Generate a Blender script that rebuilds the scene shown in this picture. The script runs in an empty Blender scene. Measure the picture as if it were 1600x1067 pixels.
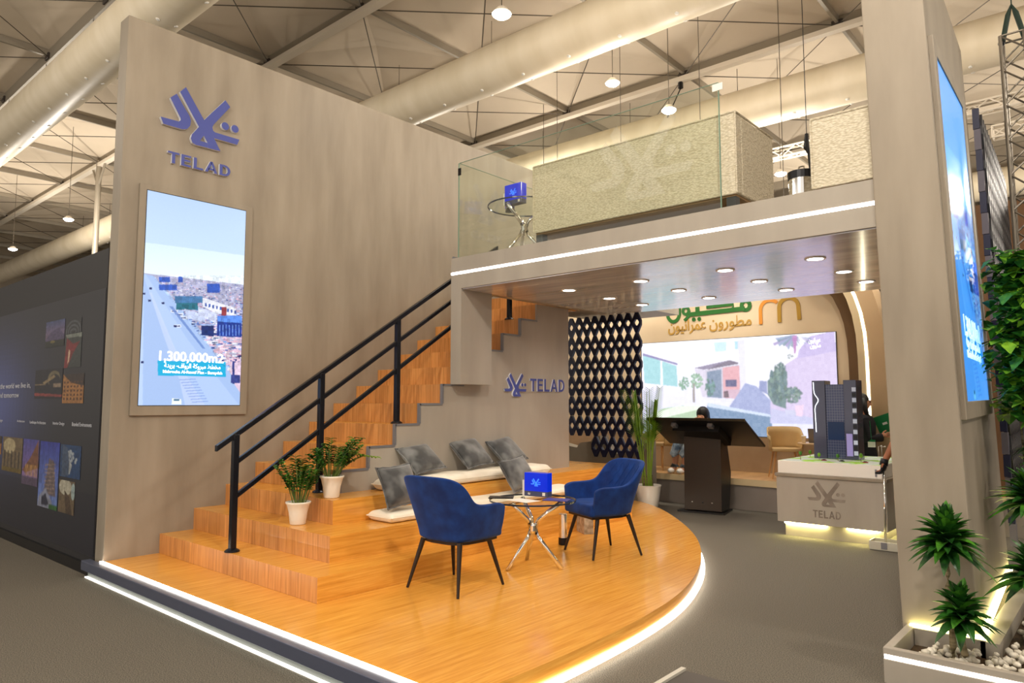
import bpy, bmesh, math, random
import numpy as np
from mathutils import Vector, Matrix
random.seed(7)
PI = math.pi
scn = bpy.context.scene
COL = scn.collection

# ---------------------------------------------------------------- camera
cam_d = bpy.data.cameras.new('camera'); cam = bpy.data.objects.new('camera', cam_d); COL.objects.link(cam)
cam_d.sensor_width = 36; cam_d.lens = 1111.8 * 36 / 1600; cam_d.clip_end = 300
yaw, pitch = math.radians(-41.09), math.radians(4.88)
fw = Vector((math.sin(yaw) * math.cos(pitch), math.cos(yaw) * math.cos(pitch), math.sin(pitch)))
rt = fw.cross(Vector((0, 0, 1))).normalized(); up_ = rt.cross(fw)
cam.matrix_world = Matrix(((rt.x, up_.x, -fw.x, 7.036), (rt.y, up_.y, -fw.y, -2.50), (rt.z, up_.z, -fw.z, 1.58), (0, 0, 0, 1)))
scn.camera = cam
# ---------------------------------------------------------------- view, world
vs = scn.view_settings
vs.view_transform = 'Standard'; vs.look = 'None'; vs.exposure = 0.0; vs.gamma = 1.0; vs.use_curve_mapping = False
w = bpy.data.worlds.new('hall_light'); scn.world = w; w.use_nodes = True
w.node_tree.nodes['Background'].inputs[0].default_value = (1.0, 0.93, 0.84, 1)
w.node_tree.nodes['Background'].inputs[1].default_value = 1.05


def lamp(name, kind, loc, energy, color=(1, .87, .70), size=.2, rot=None, **k):
    d = bpy.data.lights.new(name, kind); o = bpy.data.objects.new(name, d); COL.objects.link(o)
    o.location = loc; d.energy = energy; d.color = color
    if kind == 'POINT': d.shadow_soft_size = size
    if kind == 'SPOT': d.shadow_soft_size = size; d.spot_size = k.get('angle', 2.4); d.spot_blend = .8
    if kind == 'AREA': d.size = size
    if rot: o.rotation_euler = rot
    return o


# pendants in view, then extra ones added out of view (fixtures built further down)
PENDANTS = [(1.83, 3.29, 6.0), (1.115, 6.7, 6.59), (1.95, 6.96, 6.0), (-12.2, 3.2, 6.0), (-17.2, 3.3, 6.0), (2.1, 11.1, 6.0),
            (6.6, -0.6, 6.0), (4.2, -4.5, 6.0), (-4.2, -2.6, 6.0), (10.5, 2.5, 6.0), (10.0, 8.0, 6.0), (-2.5, 9.5, 6.0), (7.5, 14.0, 6.0), (1.0, 17.0, 6.0), (-8.0, 12.0, 6.0), (9.5, 22.0, 6.0), (-6.0, -8.0, 6.0)]  # this row is added out of view to light the hall more evenly
for i, p in enumerate(PENDANTS):
    e = [80, 90, 80, 420, 420, 300, 600, 680, 190, 420, 300, 300, 420, 420, 420, 420, 500][i]
    lamp('pendant_light', 'POINT', (p[0], p[1], p[2] - .16), e, (1, .91, .79), .22)

# ---------------------------------------------------------------- materials
MATS = {}


def mat(name, col, rough=.5, metal=0., spec=.5, emit=None, es=0., coat=0., trans=0., ior=1.45, alpha=1.):
    if name in MATS: return MATS[name]
    m = bpy.data.materials.new(name); m.use_nodes = True
    b = m.node_tree.nodes['Principled BSDF']
    b.inputs['Base Color'].default_value = (*col, 1); b.inputs['Roughness'].default_value = rough
    b.inputs['Metallic'].default_value = metal; b.inputs['Specular IOR Level'].default_value = spec
    b.inputs['Coat Weight'].default_value = coat; b.inputs['Transmission Weight'].default_value = trans
    b.inputs['IOR'].default_value = ior; b.inputs['Alpha'].default_value = alpha
    if emit: b.inputs['Emission Color'].default_value = (*emit, 1); b.inputs['Emission Strength'].default_value = es
    m.diffuse_color = (*col, 1)
    MATS[name] = m
    return m


def srgb(r, g, b):
    f = lambda c: (c / 255) / 12.92 if c / 255 <= .04045 else ((c / 255 + .055) / 1.055) ** 2.4
    return (f(r), f(g), f(b))


def noise_mat(name, c1, c2, scale=(1, 1, 1), nscale=4., detail=5., rough=.6, bump=0., contrast=(.35, .65), c3=None, spec=.4, metal=0., rrange=None, coat=0.):
    if name in MATS: return MATS[name]
    m = mat(name, c1, rough, metal, spec, coat=coat); nt = m.node_tree; N, L = nt.nodes, nt.links
    b = N['Principled BSDF']
    g = N.new('ShaderNodeNewGeometry'); mp = N.new('ShaderNodeMapping'); mp.inputs['Scale'].default_value = scale
    no = N.new('ShaderNodeTexNoise'); no.inputs['Scale'].default_value = nscale; no.inputs['Detail'].default_value = detail
    r = N.new('ShaderNodeValToRGB'); r.color_ramp.elements[0].position = contrast[0]; r.color_ramp.elements[1].position = contrast[1]
    r.color_ramp.elements[0].color = (*c1, 1); r.color_ramp.elements[1].color = (*c2, 1)
    if coat: b.inputs['Coat Roughness'].default_value = .12
    if c3: e = r.color_ramp.elements.new((contrast[0] + contrast[1]) / 2); e.color = (*c3, 1)
    L.new(g.outputs['Position'], mp.inputs[0]); L.new(mp.outputs[0], no.inputs[0]); L.new(no.outputs[0], r.inputs[0]); L.new(r.outputs[0], b.inputs['Base Color'])
    if bump:
        bp = N.new('ShaderNodeBump'); bp.inputs['Strength'].default_value = bump; bp.inputs['Distance'].default_value = .01
        L.new(no.outputs[0], bp.inputs['Height']); L.new(bp.outputs[0], b.inputs['Normal'])
    if rrange:
        mr = N.new('ShaderNodeMapRange'); mr.inputs[3].default_value, mr.inputs[4].default_value = rrange
        L.new(no.outputs[0], mr.inputs[0]); L.new(mr.outputs[0], b.inputs['Roughness'])
    return m


def wood_mat(name, ca, cb, cc, rough=.3, plank=0.0, coat=.15):
    """veneer whose grain runs along Y on tops and long sides and vertically on the fronts"""
    m = mat(name, ca, rough, coat=coat); nt = m.node_tree; N, L = nt.nodes, nt.links; b = N['Principled BSDF']
    g = N.new('ShaderNodeNewGeometry'); sp = N.new('ShaderNodeSeparateXYZ'); sn = N.new('ShaderNodeSeparateXYZ')
    L.new(g.outputs['Position'], sp.inputs[0]); L.new(g.outputs['Normal'], sn.inputs[0])

    def mth(op, a, bb=None):
        n = N.new('ShaderNodeMath'); n.operation = op
        for i, v in enumerate((a, bb)):
            if v is None: continue
            if isinstance(v, (int, float)): n.inputs[i].default_value = v
            else: L.new(v, n.inputs[i])
        return n.outputs[0]

    def mix(f, a, bb):
        n = N.new('ShaderNodeMix'); L.new(f, n.inputs[0])
        for i, v in ((2, a), (3, bb)): L.new(v, n.inputs[i])
        return n.outputs[0]
    isx = mth('GREATER_THAN', mth('ABSOLUTE', sn.outputs[0]), .7); isy = mth('GREATER_THAN', mth('ABSOLUTE', sn.outputs[1]), .7)
    across = mix(isx, sp.outputs[0], sp.outputs[2])          # fast direction
    along = mix(isy, sp.outputs[1], sp.outputs[2])           # slow direction
    cb_ = N.new('ShaderNodeCombineXYZ')
    L.new(mth('MULTIPLY', across, 26.), cb_.inputs[0]); L.new(mth('MULTIPLY', along, 1.1), cb_.inputs[1])
    no = N.new('ShaderNodeTexNoise'); no.inputs['Scale'].default_value = 1.6; no.inputs['Detail'].default_value = 7; no.inputs['Roughness'].default_value = .65
    no.inputs['Distortion'].default_value = .25
    L.new(cb_.outputs[0], no.inputs[0])
    r = N.new('ShaderNodeValToRGB'); e = r.color_ramp.elements
    e[0].position = .30; e[0].color = (*cc, 1); e[1].position = .68; e[1].color = (*cb, 1)
    q = e.new(.5); q.color = (*ca, 1)
    L.new(no.outputs[0], r.inputs[0])
    last = r.outputs[0]
    if plank:
        pid = mth('FLOOR', mth('DIVIDE', across, plank))
        wn = N.new('ShaderNodeTexWhiteNoise'); wn.noise_dimensions = '1D'; L.new(pid, wn.inputs['W'])
        mr = N.new('ShaderNodeMapRange'); mr.inputs[3].default_value = .86; mr.inputs[4].default_value = 1.08; L.new(wn.outputs[0], mr.inputs[0])
        hs = N.new('ShaderNodeHueSaturation'); L.new(mr.outputs[0], hs.inputs['Value']); L.new(last, hs.inputs['Color']); last = hs.outputs[0]
    L.new(last, b.inputs['Base Color'])
    return m


CONC = noise_mat('microcement', srgb(132, 121, 106), srgb(162, 151, 135), (2.6, 2.6, .5), 1.5, 9, .55, .04, (.25, .78), c3=srgb(149, 138, 122), rrange=(.4, .7))
CONC2 = noise_mat('microcement_light', srgb(156, 148, 136), srgb(178, 170, 158), (2.0, 2.0, .5), 1.4, 8, .55, .03, (.25, .78), rrange=(.42, .65))
TRIMG = mat('grey_metal_trim', srgb(128, 128, 132), .35, .3)
SOFF = noise_mat('soffit_board', srgb(176, 176, 182), srgb(222, 222, 228), (.8, 7., 1.), 1.2, 8, .25, .03, (.3, .72), rrange=(.12, .34), spec=1., coat=.7)
WOOD = wood_mat('bamboo_laminate', srgb(230, 163, 68), srgb(243, 182, 86), srgb(210, 140, 50), .2)
WOODR = wood_mat('bamboo_riser_laminate', srgb(210, 146, 80), srgb(226, 164, 98), srgb(180, 116, 56), .30, plank=.31)
CARPET = noise_mat('charcoal_carpet', srgb(70, 67, 61), srgb(132, 126, 115), (1, 1, 1), 150., 2, .95, .5, (.3, .7), spec=.1)
FAS = mat('slate_fascia', srgb(84, 90, 110), .28, .2)
WHITE = mat('white_lacquer', srgb(236, 232, 224), .4)
LEDW = mat('led_white', (1, 1, 1), .5, emit=(1, .93, .82), es=9.)
LEDC = mat('led_cool', (1, 1, 1), .5, emit=(1, .96, .93), es=7.)
LEDY = mat('led_warm', (1, 1, 1), .5, emit=(1, .90, .34), es=16.)
BLK = mat('black_metal', srgb(26, 26, 30), .35, .4)
BLKR = mat('black_painted_rail', srgb(30, 31, 38), .25, .5)
CHROME = mat('chrome', (.85, .83, .80), .08, 1.)
BLUEV = noise_mat('blue_velvet', srgb(4, 34, 92), srgb(12, 56, 128), (1, 1, 1), 9., 3, .75, .04, (.3, .7), spec=.3)
for n_ in (BLUEV,):
    n_.node_tree.nodes['Principled BSDF'].inputs['Sheen Weight'].default_value = .25
    n_.node_tree.nodes['Principled BSDF'].inputs['Sheen Tint'].default_value = (.2, .4, 1, 1)
GREYV = noise_mat('grey_velvet', srgb(56, 58, 60), srgb(122, 124, 124), (1, 1, 1), 6., 2, .5, .06, (.38, .66), spec=.4)
GREYV.node_tree.nodes['Principled BSDF'].inputs['Sheen Weight'].default_value = .5
CREAM = noise_mat('cream_upholstery', srgb(240, 232, 214), srgb(250, 244, 228), (1, 1, 1), 8., 3, .8, .08, (.3, .7))
LEGM = mat('dark_bronze_leg', srgb(52, 42, 36), .35, .5)
NAVY = mat('navy_panel', srgb(24, 27, 62), .45)
LOGO = mat('logo_blue', srgb(68, 78, 152), .45)
LOGOS = mat('logo_white_side', srgb(225, 228, 236), .45)
POTW = mat('white_ceramic', srgb(236, 228, 214), .35)
SOIL = noise_mat('soil', srgb(50, 38, 26), srgb(90, 70, 48), nscale=60.)
LEAF = noise_mat('leaf_green', srgb(24, 74, 18), srgb(76, 138, 36), nscale=14., rough=.4, contrast=(.35, .65), spec=.5)
LEAFD = noise_mat('leaf_dark_green', srgb(12, 46, 16), srgb(44, 98, 30), nscale=12., rough=.35, contrast=(.35, .65), spec=.5)
LEAFY = noise_mat('leaf_yellow_green', srgb(86, 138, 22), srgb(142, 188, 46), nscale=12., rough=.45)
STEM = mat('plant_stem', srgb(96, 112, 46), .6)
TRUNK = noise_mat('trunk_bark', srgb(104, 92, 66), srgb(150, 136, 104), (1, 1, 14), 5., rough=.8, bump=.4)
PEB = noise_mat('white_pebble', srgb(196, 188, 172), srgb(240, 234, 220), nscale=18., rough=.6)
WICK = None
MEMB = noise_mat('tent_membrane', srgb(196, 182, 162), srgb(212, 198, 178), (1, 1, 1), .5, 5, .85, 0, (.35, .7), spec=.1)
ALU = mat('aluminium_beam', srgb(226, 216, 200), .5, .1)
DALU = mat('grey_beam', srgb(150, 141, 126), .5, .3)
WIRE = mat('steel_cable', srgb(92, 84, 74), .5, .5)
DUCT = noise_mat('fabric_duct', srgb(226, 212, 184), srgb(236, 223, 198), (3, 1, 1), 1., 3, .42, .03, (.35, .65), spec=.5)
PHOTOB = mat('black_board', srgb(34, 32, 34), .6)


def glass_mat(name, tint, amt):
    m = bpy.data.materials.new(name); m.use_nodes = True; nt = m.node_tree; N, L = nt.nodes, nt.links; N.clear()
    o = N.new('ShaderNodeOutputMaterial'); t = N.new('ShaderNodeBsdfTransparent'); t.inputs[0].default_value = (*tint, 1)
    g = N.new('ShaderNodeBsdfGlossy'); g.inputs['Roughness'].default_value = .02; mx = N.new('ShaderNodeMixShader'); mx.inputs[0].default_value = amt
    L.new(t.outputs[0], mx.inputs[1]); L.new(g.outputs[0], mx.inputs[2]); L.new(mx.outputs[0], o.inputs[0])
    return m


GLASS = glass_mat('clear_glass', (.968, .985, .955), .05)
GLEDGE = mat('glass_edge_green', srgb(120, 150, 134), .2)
CLEAR = glass_mat('clear_acrylic', (.93,.93,.94), .1)


def weave_mat():
    m = mat('woven_rattan', srgb(205, 192, 158), .7); nt = m.node_tree; N, L = nt.nodes, nt.links; b = N['Principled BSDF']
    g = N.new('ShaderNodeNewGeometry'); mp = N.new('ShaderNodeMapping'); mp.inputs['Scale'].default_value = (40, 40, 95)
    v = N.new('ShaderNodeTexVoronoi'); v.inputs['Scale'].default_value = 1.; r = N.new('ShaderNodeValToRGB')
    r.color_ramp.elements[0].color = (*srgb(230, 222, 202), 1); r.color_ramp.elements[1].color = (*srgb(192, 181, 156), 1); r.color_ramp.elements[1].position = .8
    bp = N.new('ShaderNodeBump'); bp.inputs['Strength'].default_value = .5; bp.inputs['Distance'].default_value = .01; bp.invert = True
    L.new(g.outputs['Position'], mp.inputs[0]); L.new(mp.outputs[0], v.inputs[0]); L.new(v.outputs[0], r.inputs[0]); L.new(r.outputs[0], b.inputs['Base Color'])
    L.new(v.outputs[0], bp.inputs['Height']); L.new(bp.outputs[0], b.inputs['Normal'])
    return m


WICK = weave_mat()


def attr_mat(name, es, rough=.3, base=0.):
    m = mat(name, (0, 0, 0), rough); nt = m.node_tree; b = nt.nodes['Principled BSDF']
    a = nt.nodes.new('ShaderNodeAttribute'); a.attribute_name = 'picture'
    nt.links.new(a.outputs['Color'], b.inputs['Emission Color']); b.inputs['Emission Strength'].default_value = es
    if base:
        nt.links.new(a.outputs['Color'], b.inputs['Base Color'])
    return m


SCREEN = attr_mat('lit_screen', 1.12)
PRINT = attr_mat('printed_graphic', 0.0, .5, 1)


# ---------------------------------------------------------------- geometry helpers
class G:
    def __init__(s): s.bm = bmesh.new()

    def box(s, x0, x1, y0, y1, z0, z1, M=None):
        v = [s.bm.verts.new(p) for p in [(x0, y0, z0), (x1, y0, z0), (x1, y1, z0), (x0, y1, z0), (x0, y0, z1), (x1, y0, z1), (x1, y1, z1), (x0, y1, z1)]]
        for f in ((3, 2, 1, 0), (4, 5, 6, 7), (0, 1, 5, 4), (1, 2, 6, 5), (2, 3, 7, 6), (3, 0, 4, 7)): s.bm.faces.new([v[i] for i in f])
        if M:
            for q in v: q.co = M @ q.co
        return s

    def hexa(s, pts):
        v = [s.bm.verts.new(p) for p in pts]
        for f in ((3, 2, 1, 0), (4, 5, 6, 7), (0, 1, 5, 4), (1, 2, 6, 5), (2, 3, 7, 6), (3, 0, 4, 7)): s.bm.faces.new([v[i] for i in f])
        return s

    def prism(s, poly, mapf, d0, d1):
        """poly: 2-D points (u,v); mapf(u,v,d) -> xyz"""
        a = [s.bm.verts.new(mapf(u, v, d0)) for u, v in poly]; b = [s.bm.verts.new(mapf(u, v, d1)) for u, v in poly]
        n = len(poly)
        s.bm.faces.new(a[::-1]); s.bm.faces.new(b)
        for i in range(n): s.bm.faces.new([a[i], a[(i + 1) % n], b[(i + 1) % n], b[i]])
        return s

    def ring(s, outer, inner, mapf, d0, d1):
        """same count outer/inner"""
        n = len(outer)
        V = [[s.bm.verts.new(mapf(u, v, d)) for u, v in L] for L, d in ((outer, d0), (inner, d0), (outer, d1), (inner, d1))]
        for i in range(n):
            j = (i + 1) % n
            s.bm.faces.new([V[0][i], V[1][i], V[1][j], V[0][j]]); s.bm.faces.new([V[2][i], V[2][j], V[3][j], V[3][i]])
            s.bm.faces.new([V[0][i], V[0][j], V[2][j], V[2][i]]); s.bm.faces.new([V[1][i], V[3][i], V[3][j], V[1][j]])
        return s

    def tube(s, pts, r, seg=10, cap=True):
        pts = [Vector(p) for p in pts]; rr = r if isinstance(r, (list, tuple)) else [r] * len(pts)
        rings = []; ref = Vector((0, 0, 1))
        for i, p in enumerate(pts):
            t = (pts[min(i + 1, len(pts) - 1)] - pts[max(i - 1, 0)]).normalized()
            a = t.cross(ref)
            if a.length < .05: a = t.cross(Vector((1, 0, 0)))
            a.normalize(); b = t.cross(a)
            rings.append([s.bm.verts.new(p + (a * math.cos(2 * PI * k / seg) + b * math.sin(2 * PI * k / seg)) * rr[i]) for k in range(seg)])
        for A, B in zip(rings, rings[1:]):
            for k in range(seg): s.bm.faces.new([A[k], A[(k + 1) % seg], B[(k + 1) % seg], B[k]])
        if cap: s.bm.faces.new(rings[0][::-1]); s.bm.faces.new(rings[-1])
        return s

    def lathe(s, prof, c, seg=24, a0=0):
        rings = []
        for r, z in prof:
            rings.append([s.bm.verts.new((c[0] + max(r, 1e-4) * math.cos(a0 + 2 * PI * k / seg), c[1] + max(r, 1e-4) * math.sin(a0 + 2 * PI * k / seg), c[2] + z)) for k in range(seg)])
        for A, B in zip(rings, rings[1:]):
            for k in range(seg): s.bm.faces.new([A[k], A[(k + 1) % seg], B[(k + 1) % seg], B[k]])
        s.bm.faces.new(rings[0][::-1]); s.bm.faces.new(rings[-1])
        return s

    def ball(s, c, r, seg=10, M=None):
        rx, ry, rz = r if isinstance(r, (tuple, list)) else (r, r, r)
        m = Matrix.Translation(c) @ (M if M else Matrix.Identity(4)) @ Matrix.Diagonal((rx, ry, rz, 1))
        bmesh.ops.create_uvsphere(s.bm, u_segments=seg, v_segments=max(6, seg * 2 // 3), radius=1, matrix=m)
        return s

    def grid(s, P):
        V = [[s.bm.verts.new(p) for p in row] for row in P]
        for A, B in zip(V, V[1:]):
            for k in range(len(A) - 1): s.bm.faces.new([A[k], A[k + 1], B[k + 1], B[k]])
        return V

    def xf(s, M):
        for v in s.bm.verts: v.co = M @ v.co
        return s

    def build(s, name, m, parent=None, smooth=False, bevel=0, sub=0, label=None, kind=None):
        bmesh.ops.recalc_face_normals(s.bm, faces=s.bm.faces)
        me = bpy.data.meshes.new(name); s.bm.to_mesh(me); s.bm.free()
        if isinstance(m, (list, tuple)):
            for q in m: me.materials.append(q)
        else: me.materials.append(m)
        o = bpy.data.objects.new(name, me); COL.objects.link(o)
        if smooth: me.polygons.foreach_set('use_smooth', [True] * len(me.polygons))
        if bevel:
            b = o.modifiers.new('bevel', 'BEVEL'); b.width = bevel; b.segments = 3; b.limit_method = 'ANGLE'; b.angle_limit = math.radians(40)
        if sub: q = o.modifiers.new('sub', 'SUBSURF'); q.levels = sub; q.render_levels = sub
        if parent is not None:
            o.parent = parent
            o.matrix_parent_inverse = Matrix.Translation(-parent.location) if False else Matrix.Identity(4)
        if label: o['label'] = label
        if kind: o['kind'] = kind
        return o


def tag(o, label, cat, group=None, kind=None):
    o['label'] = label; o['category'] = cat
    if group: o['group'] = group
    if kind: o['kind'] = kind
    return o


def thing(name, label, cat, loc=(0, 0, 0), rz=0, group=None, kind=None):
    o = bpy.data.objects.new(name, None); COL.objects.link(o); o.location = loc; o.rotation_euler = (0, 0, rz); o.empty_display_size = .05
    return tag(o, label, cat, group, kind)


def local(o):
    """matrix bringing world points into the thing's own space"""
    return Matrix.Translation(o.location).inverted() if o.rotation_euler.z == 0 else (Matrix.Translation(o.location) @ Matrix.Rotation(o.rotation_euler.z, 4, 'Z')).inverted()


def struct(name, g, m, label, cat, **k):
    o = g.build(name, m, **k); tag(o, label, cat, kind='structure'); return o


def copy_tree(o, parent=None):
    c = o.copy(); COL.objects.link(c)
    if parent is not None: c.parent = parent
    for ch in list(o.children): copy_tree(ch, c)
    return c


def text(name, s, m, parent, size, M, extrude=.004, bold=0., width=None, align='LEFT'):
    """text turned into a mesh; M places the text plane, width squeezes it to a set length"""
    c = bpy.data.curves.new(name, 'FONT'); c.body = s; c.size = size; c.extrude = extrude; c.offset = bold; c.align_x = 'LEFT'; c.resolution_u = 3
    t = bpy.data.objects.new(name, c); COL.objects.link(t)
    dg = bpy.context.evaluated_depsgraph_get(); me = bpy.data.meshes.new_from_object(t.evaluated_get(dg)); bpy.data.objects.remove(t)
    n = len(me.vertices); co = np.empty(n * 3); me.vertices.foreach_get('co', co); co = co.reshape(-1, 3)
    if n:
        co[:, 0] -= co[:, 0].min()
        wd = co[:, 0].max()
        if width: co[:, 0] *= width / wd; wd = width
        if align == 'CENTER': co[:, 0] -= wd / 2
        R = np.array(M)
        co = co @ R[:3, :3].T + R[:3, 3]
        me.vertices.foreach_set('co', co.ravel())
    me.materials.clear(); me.materials.append(m)
    o = bpy.data.objects.new(name, me); COL.objects.link(o); o.parent = parent
    return o


def frameM(origin, u, v):
    u, v = Vector(u).normalized(), Vector(v).normalized(); n = u.cross(v)
    return Matrix(((u.x, v.x, n.x, origin[0]), (u.y, v.y, n.y, origin[1]), (u.z, v.z, n.z, origin[2]), (0, 0, 0, 1)))


# ---------------------------------------------------------------- pictures drawn by code (screens and prints)
def homog(src, dst):
    A = []; B = []
    for (x, y), (u, v) in zip(src, dst):
        A += [[x, y, 1, 0, 0, 0, -u * x, -u * y], [0, 0, 0, x, y, 1, -v * x, -v * y]]; B += [u, v]
    h = np.linalg.solve(np.array(A, float), np.array(B, float)); return np.append(h, 1).reshape(3, 3)


class Pic:
    def __init__(s, W, H, quad=None, bg=(0, 0, 0)):
        """quad: drawing coordinates of top-left, top-right, bottom-right, bottom-left"""
        s.W, s.H = W, H
        u, v = np.meshgrid((np.arange(W) + .5) / W, (np.arange(H) + .5) / H)
        quad = quad or [(0, 0), (1, 0), (1, 1), (0, 1)]
        Hm = homog([(0, 0), (1, 0), (1, 1), (0, 1)], quad)
        p = np.stack([u, v, np.ones_like(u)], -1) @ Hm.T
        s.x, s.y = p[..., 0] / p[..., 2], p[..., 1] / p[..., 2]
        s.a = np.ones((H, W, 3)) * np.array(bg)
        s.rng = np.random.RandomState(3)

    def mask(s, poly):
        inside = np.zeros(s.x.shape, bool); n = len(poly)
        for i in range(n):
            (x1, y1), (x2, y2) = poly[i], poly[(i + 1) % n]
            if y1 == y2: continue
            c = ((y1 > s.y) != (y2 > s.y)) & (s.x < (x2 - x1) * (s.y - y1) / (y2 - y1) + x1)
            inside ^= c
        return inside

    def poly(s, pts, c, a=1.):
        m = s.mask(pts); s.a[m] = s.a[m] * (1 - a) + np.array(srgb(*c)) * a; return s

    def grad(s, pts, c1, c2, y1, y2):
        m = s.mask(pts); t = np.clip((s.y[m] - y1) / (y2 - y1), 0, 1)[:, None]
        s.a[m] = np.array(srgb(*c1)) * (1 - t) + np.array(srgb(*c2)) * t; return s

    def rect(s, x0, y0, x1, y1, c, a=1.): return s.poly([(x0, y0), (x1, y0), (x1, y1), (x0, y1)], c, a)

    def blob(s, x, y, rx, ry, c, a=1.):
        m = ((s.x - x) / rx) ** 2 + ((s.y - y) / ry) ** 2 < 1
        s.a[m] = s.a[m] * (1 - a) + np.array(srgb(*c)) * a; return s

    def tree(s, x, y, rx, ry, cs, n=60):
        for _ in range(n):
            t = s.rng.rand() * 2 * PI; q = s.rng.rand() ** .5
            s.blob(x + rx * q * math.cos(t), y + ry * q * math.sin(t), rx * .16, ry * .16, cs[s.rng.randint(len(cs))], .9)
        return s

    def soft(s, n=1):
        for _ in range(n):
            a = np.pad(s.a, ((1, 1), (1, 1), (0, 0)), 'edge'); s.a = (a[:-2, 1:-1] + a[2:, 1:-1] + a[1:-1, :-2] + a[1:-1, 2:] + 2 * a[1:-1, 1:-1]) / 6
        return s

    def mesh(s, name, m, parent, P0, U, V):
        """flat grid: P0 top-left corner, U along the width, V downward"""
        P0, U, V = np.array(P0, float), np.array(U, float), np.array(V, float); W, H = s.W, s.H
        i, j = np.meshgrid(np.arange(W + 1) / W, np.arange(H + 1) / H)
        co = P0 + i[..., None] * U + j[..., None] * V
        a = (np.arange(H)[:, None] * (W + 1) + np.arange(W)[None]).ravel()
        f = np.stack([a, a + W + 1, a + W + 2, a + 1], 1)
        me = bpy.data.meshes.new(name); me.vertices.add((W + 1) * (H + 1)); me.vertices.foreach_set('co', co.reshape(-1))
        me.loops.add(len(f) * 4); me.loops.foreach_set('vertex_index', f.reshape(-1)); me.polygons.add(len(f)); me.polygons.foreach_set('loop_start', np.arange(len(f)) * 4)
        me.update(calc_edges=True)
        at = me.color_attributes.new('picture', 'FLOAT_COLOR', 'CORNER')
        c = np.ones((H * W, 4)); c[:, :3] = s.a.reshape(-1, 3); at.data.foreach_set('color', np.repeat(c, 4, 0).ravel())
        me.materials.append(m); o = bpy.data.objects.new(name, me); COL.objects.link(o)
        if parent is not None: o.parent = parent
        return o


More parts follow.
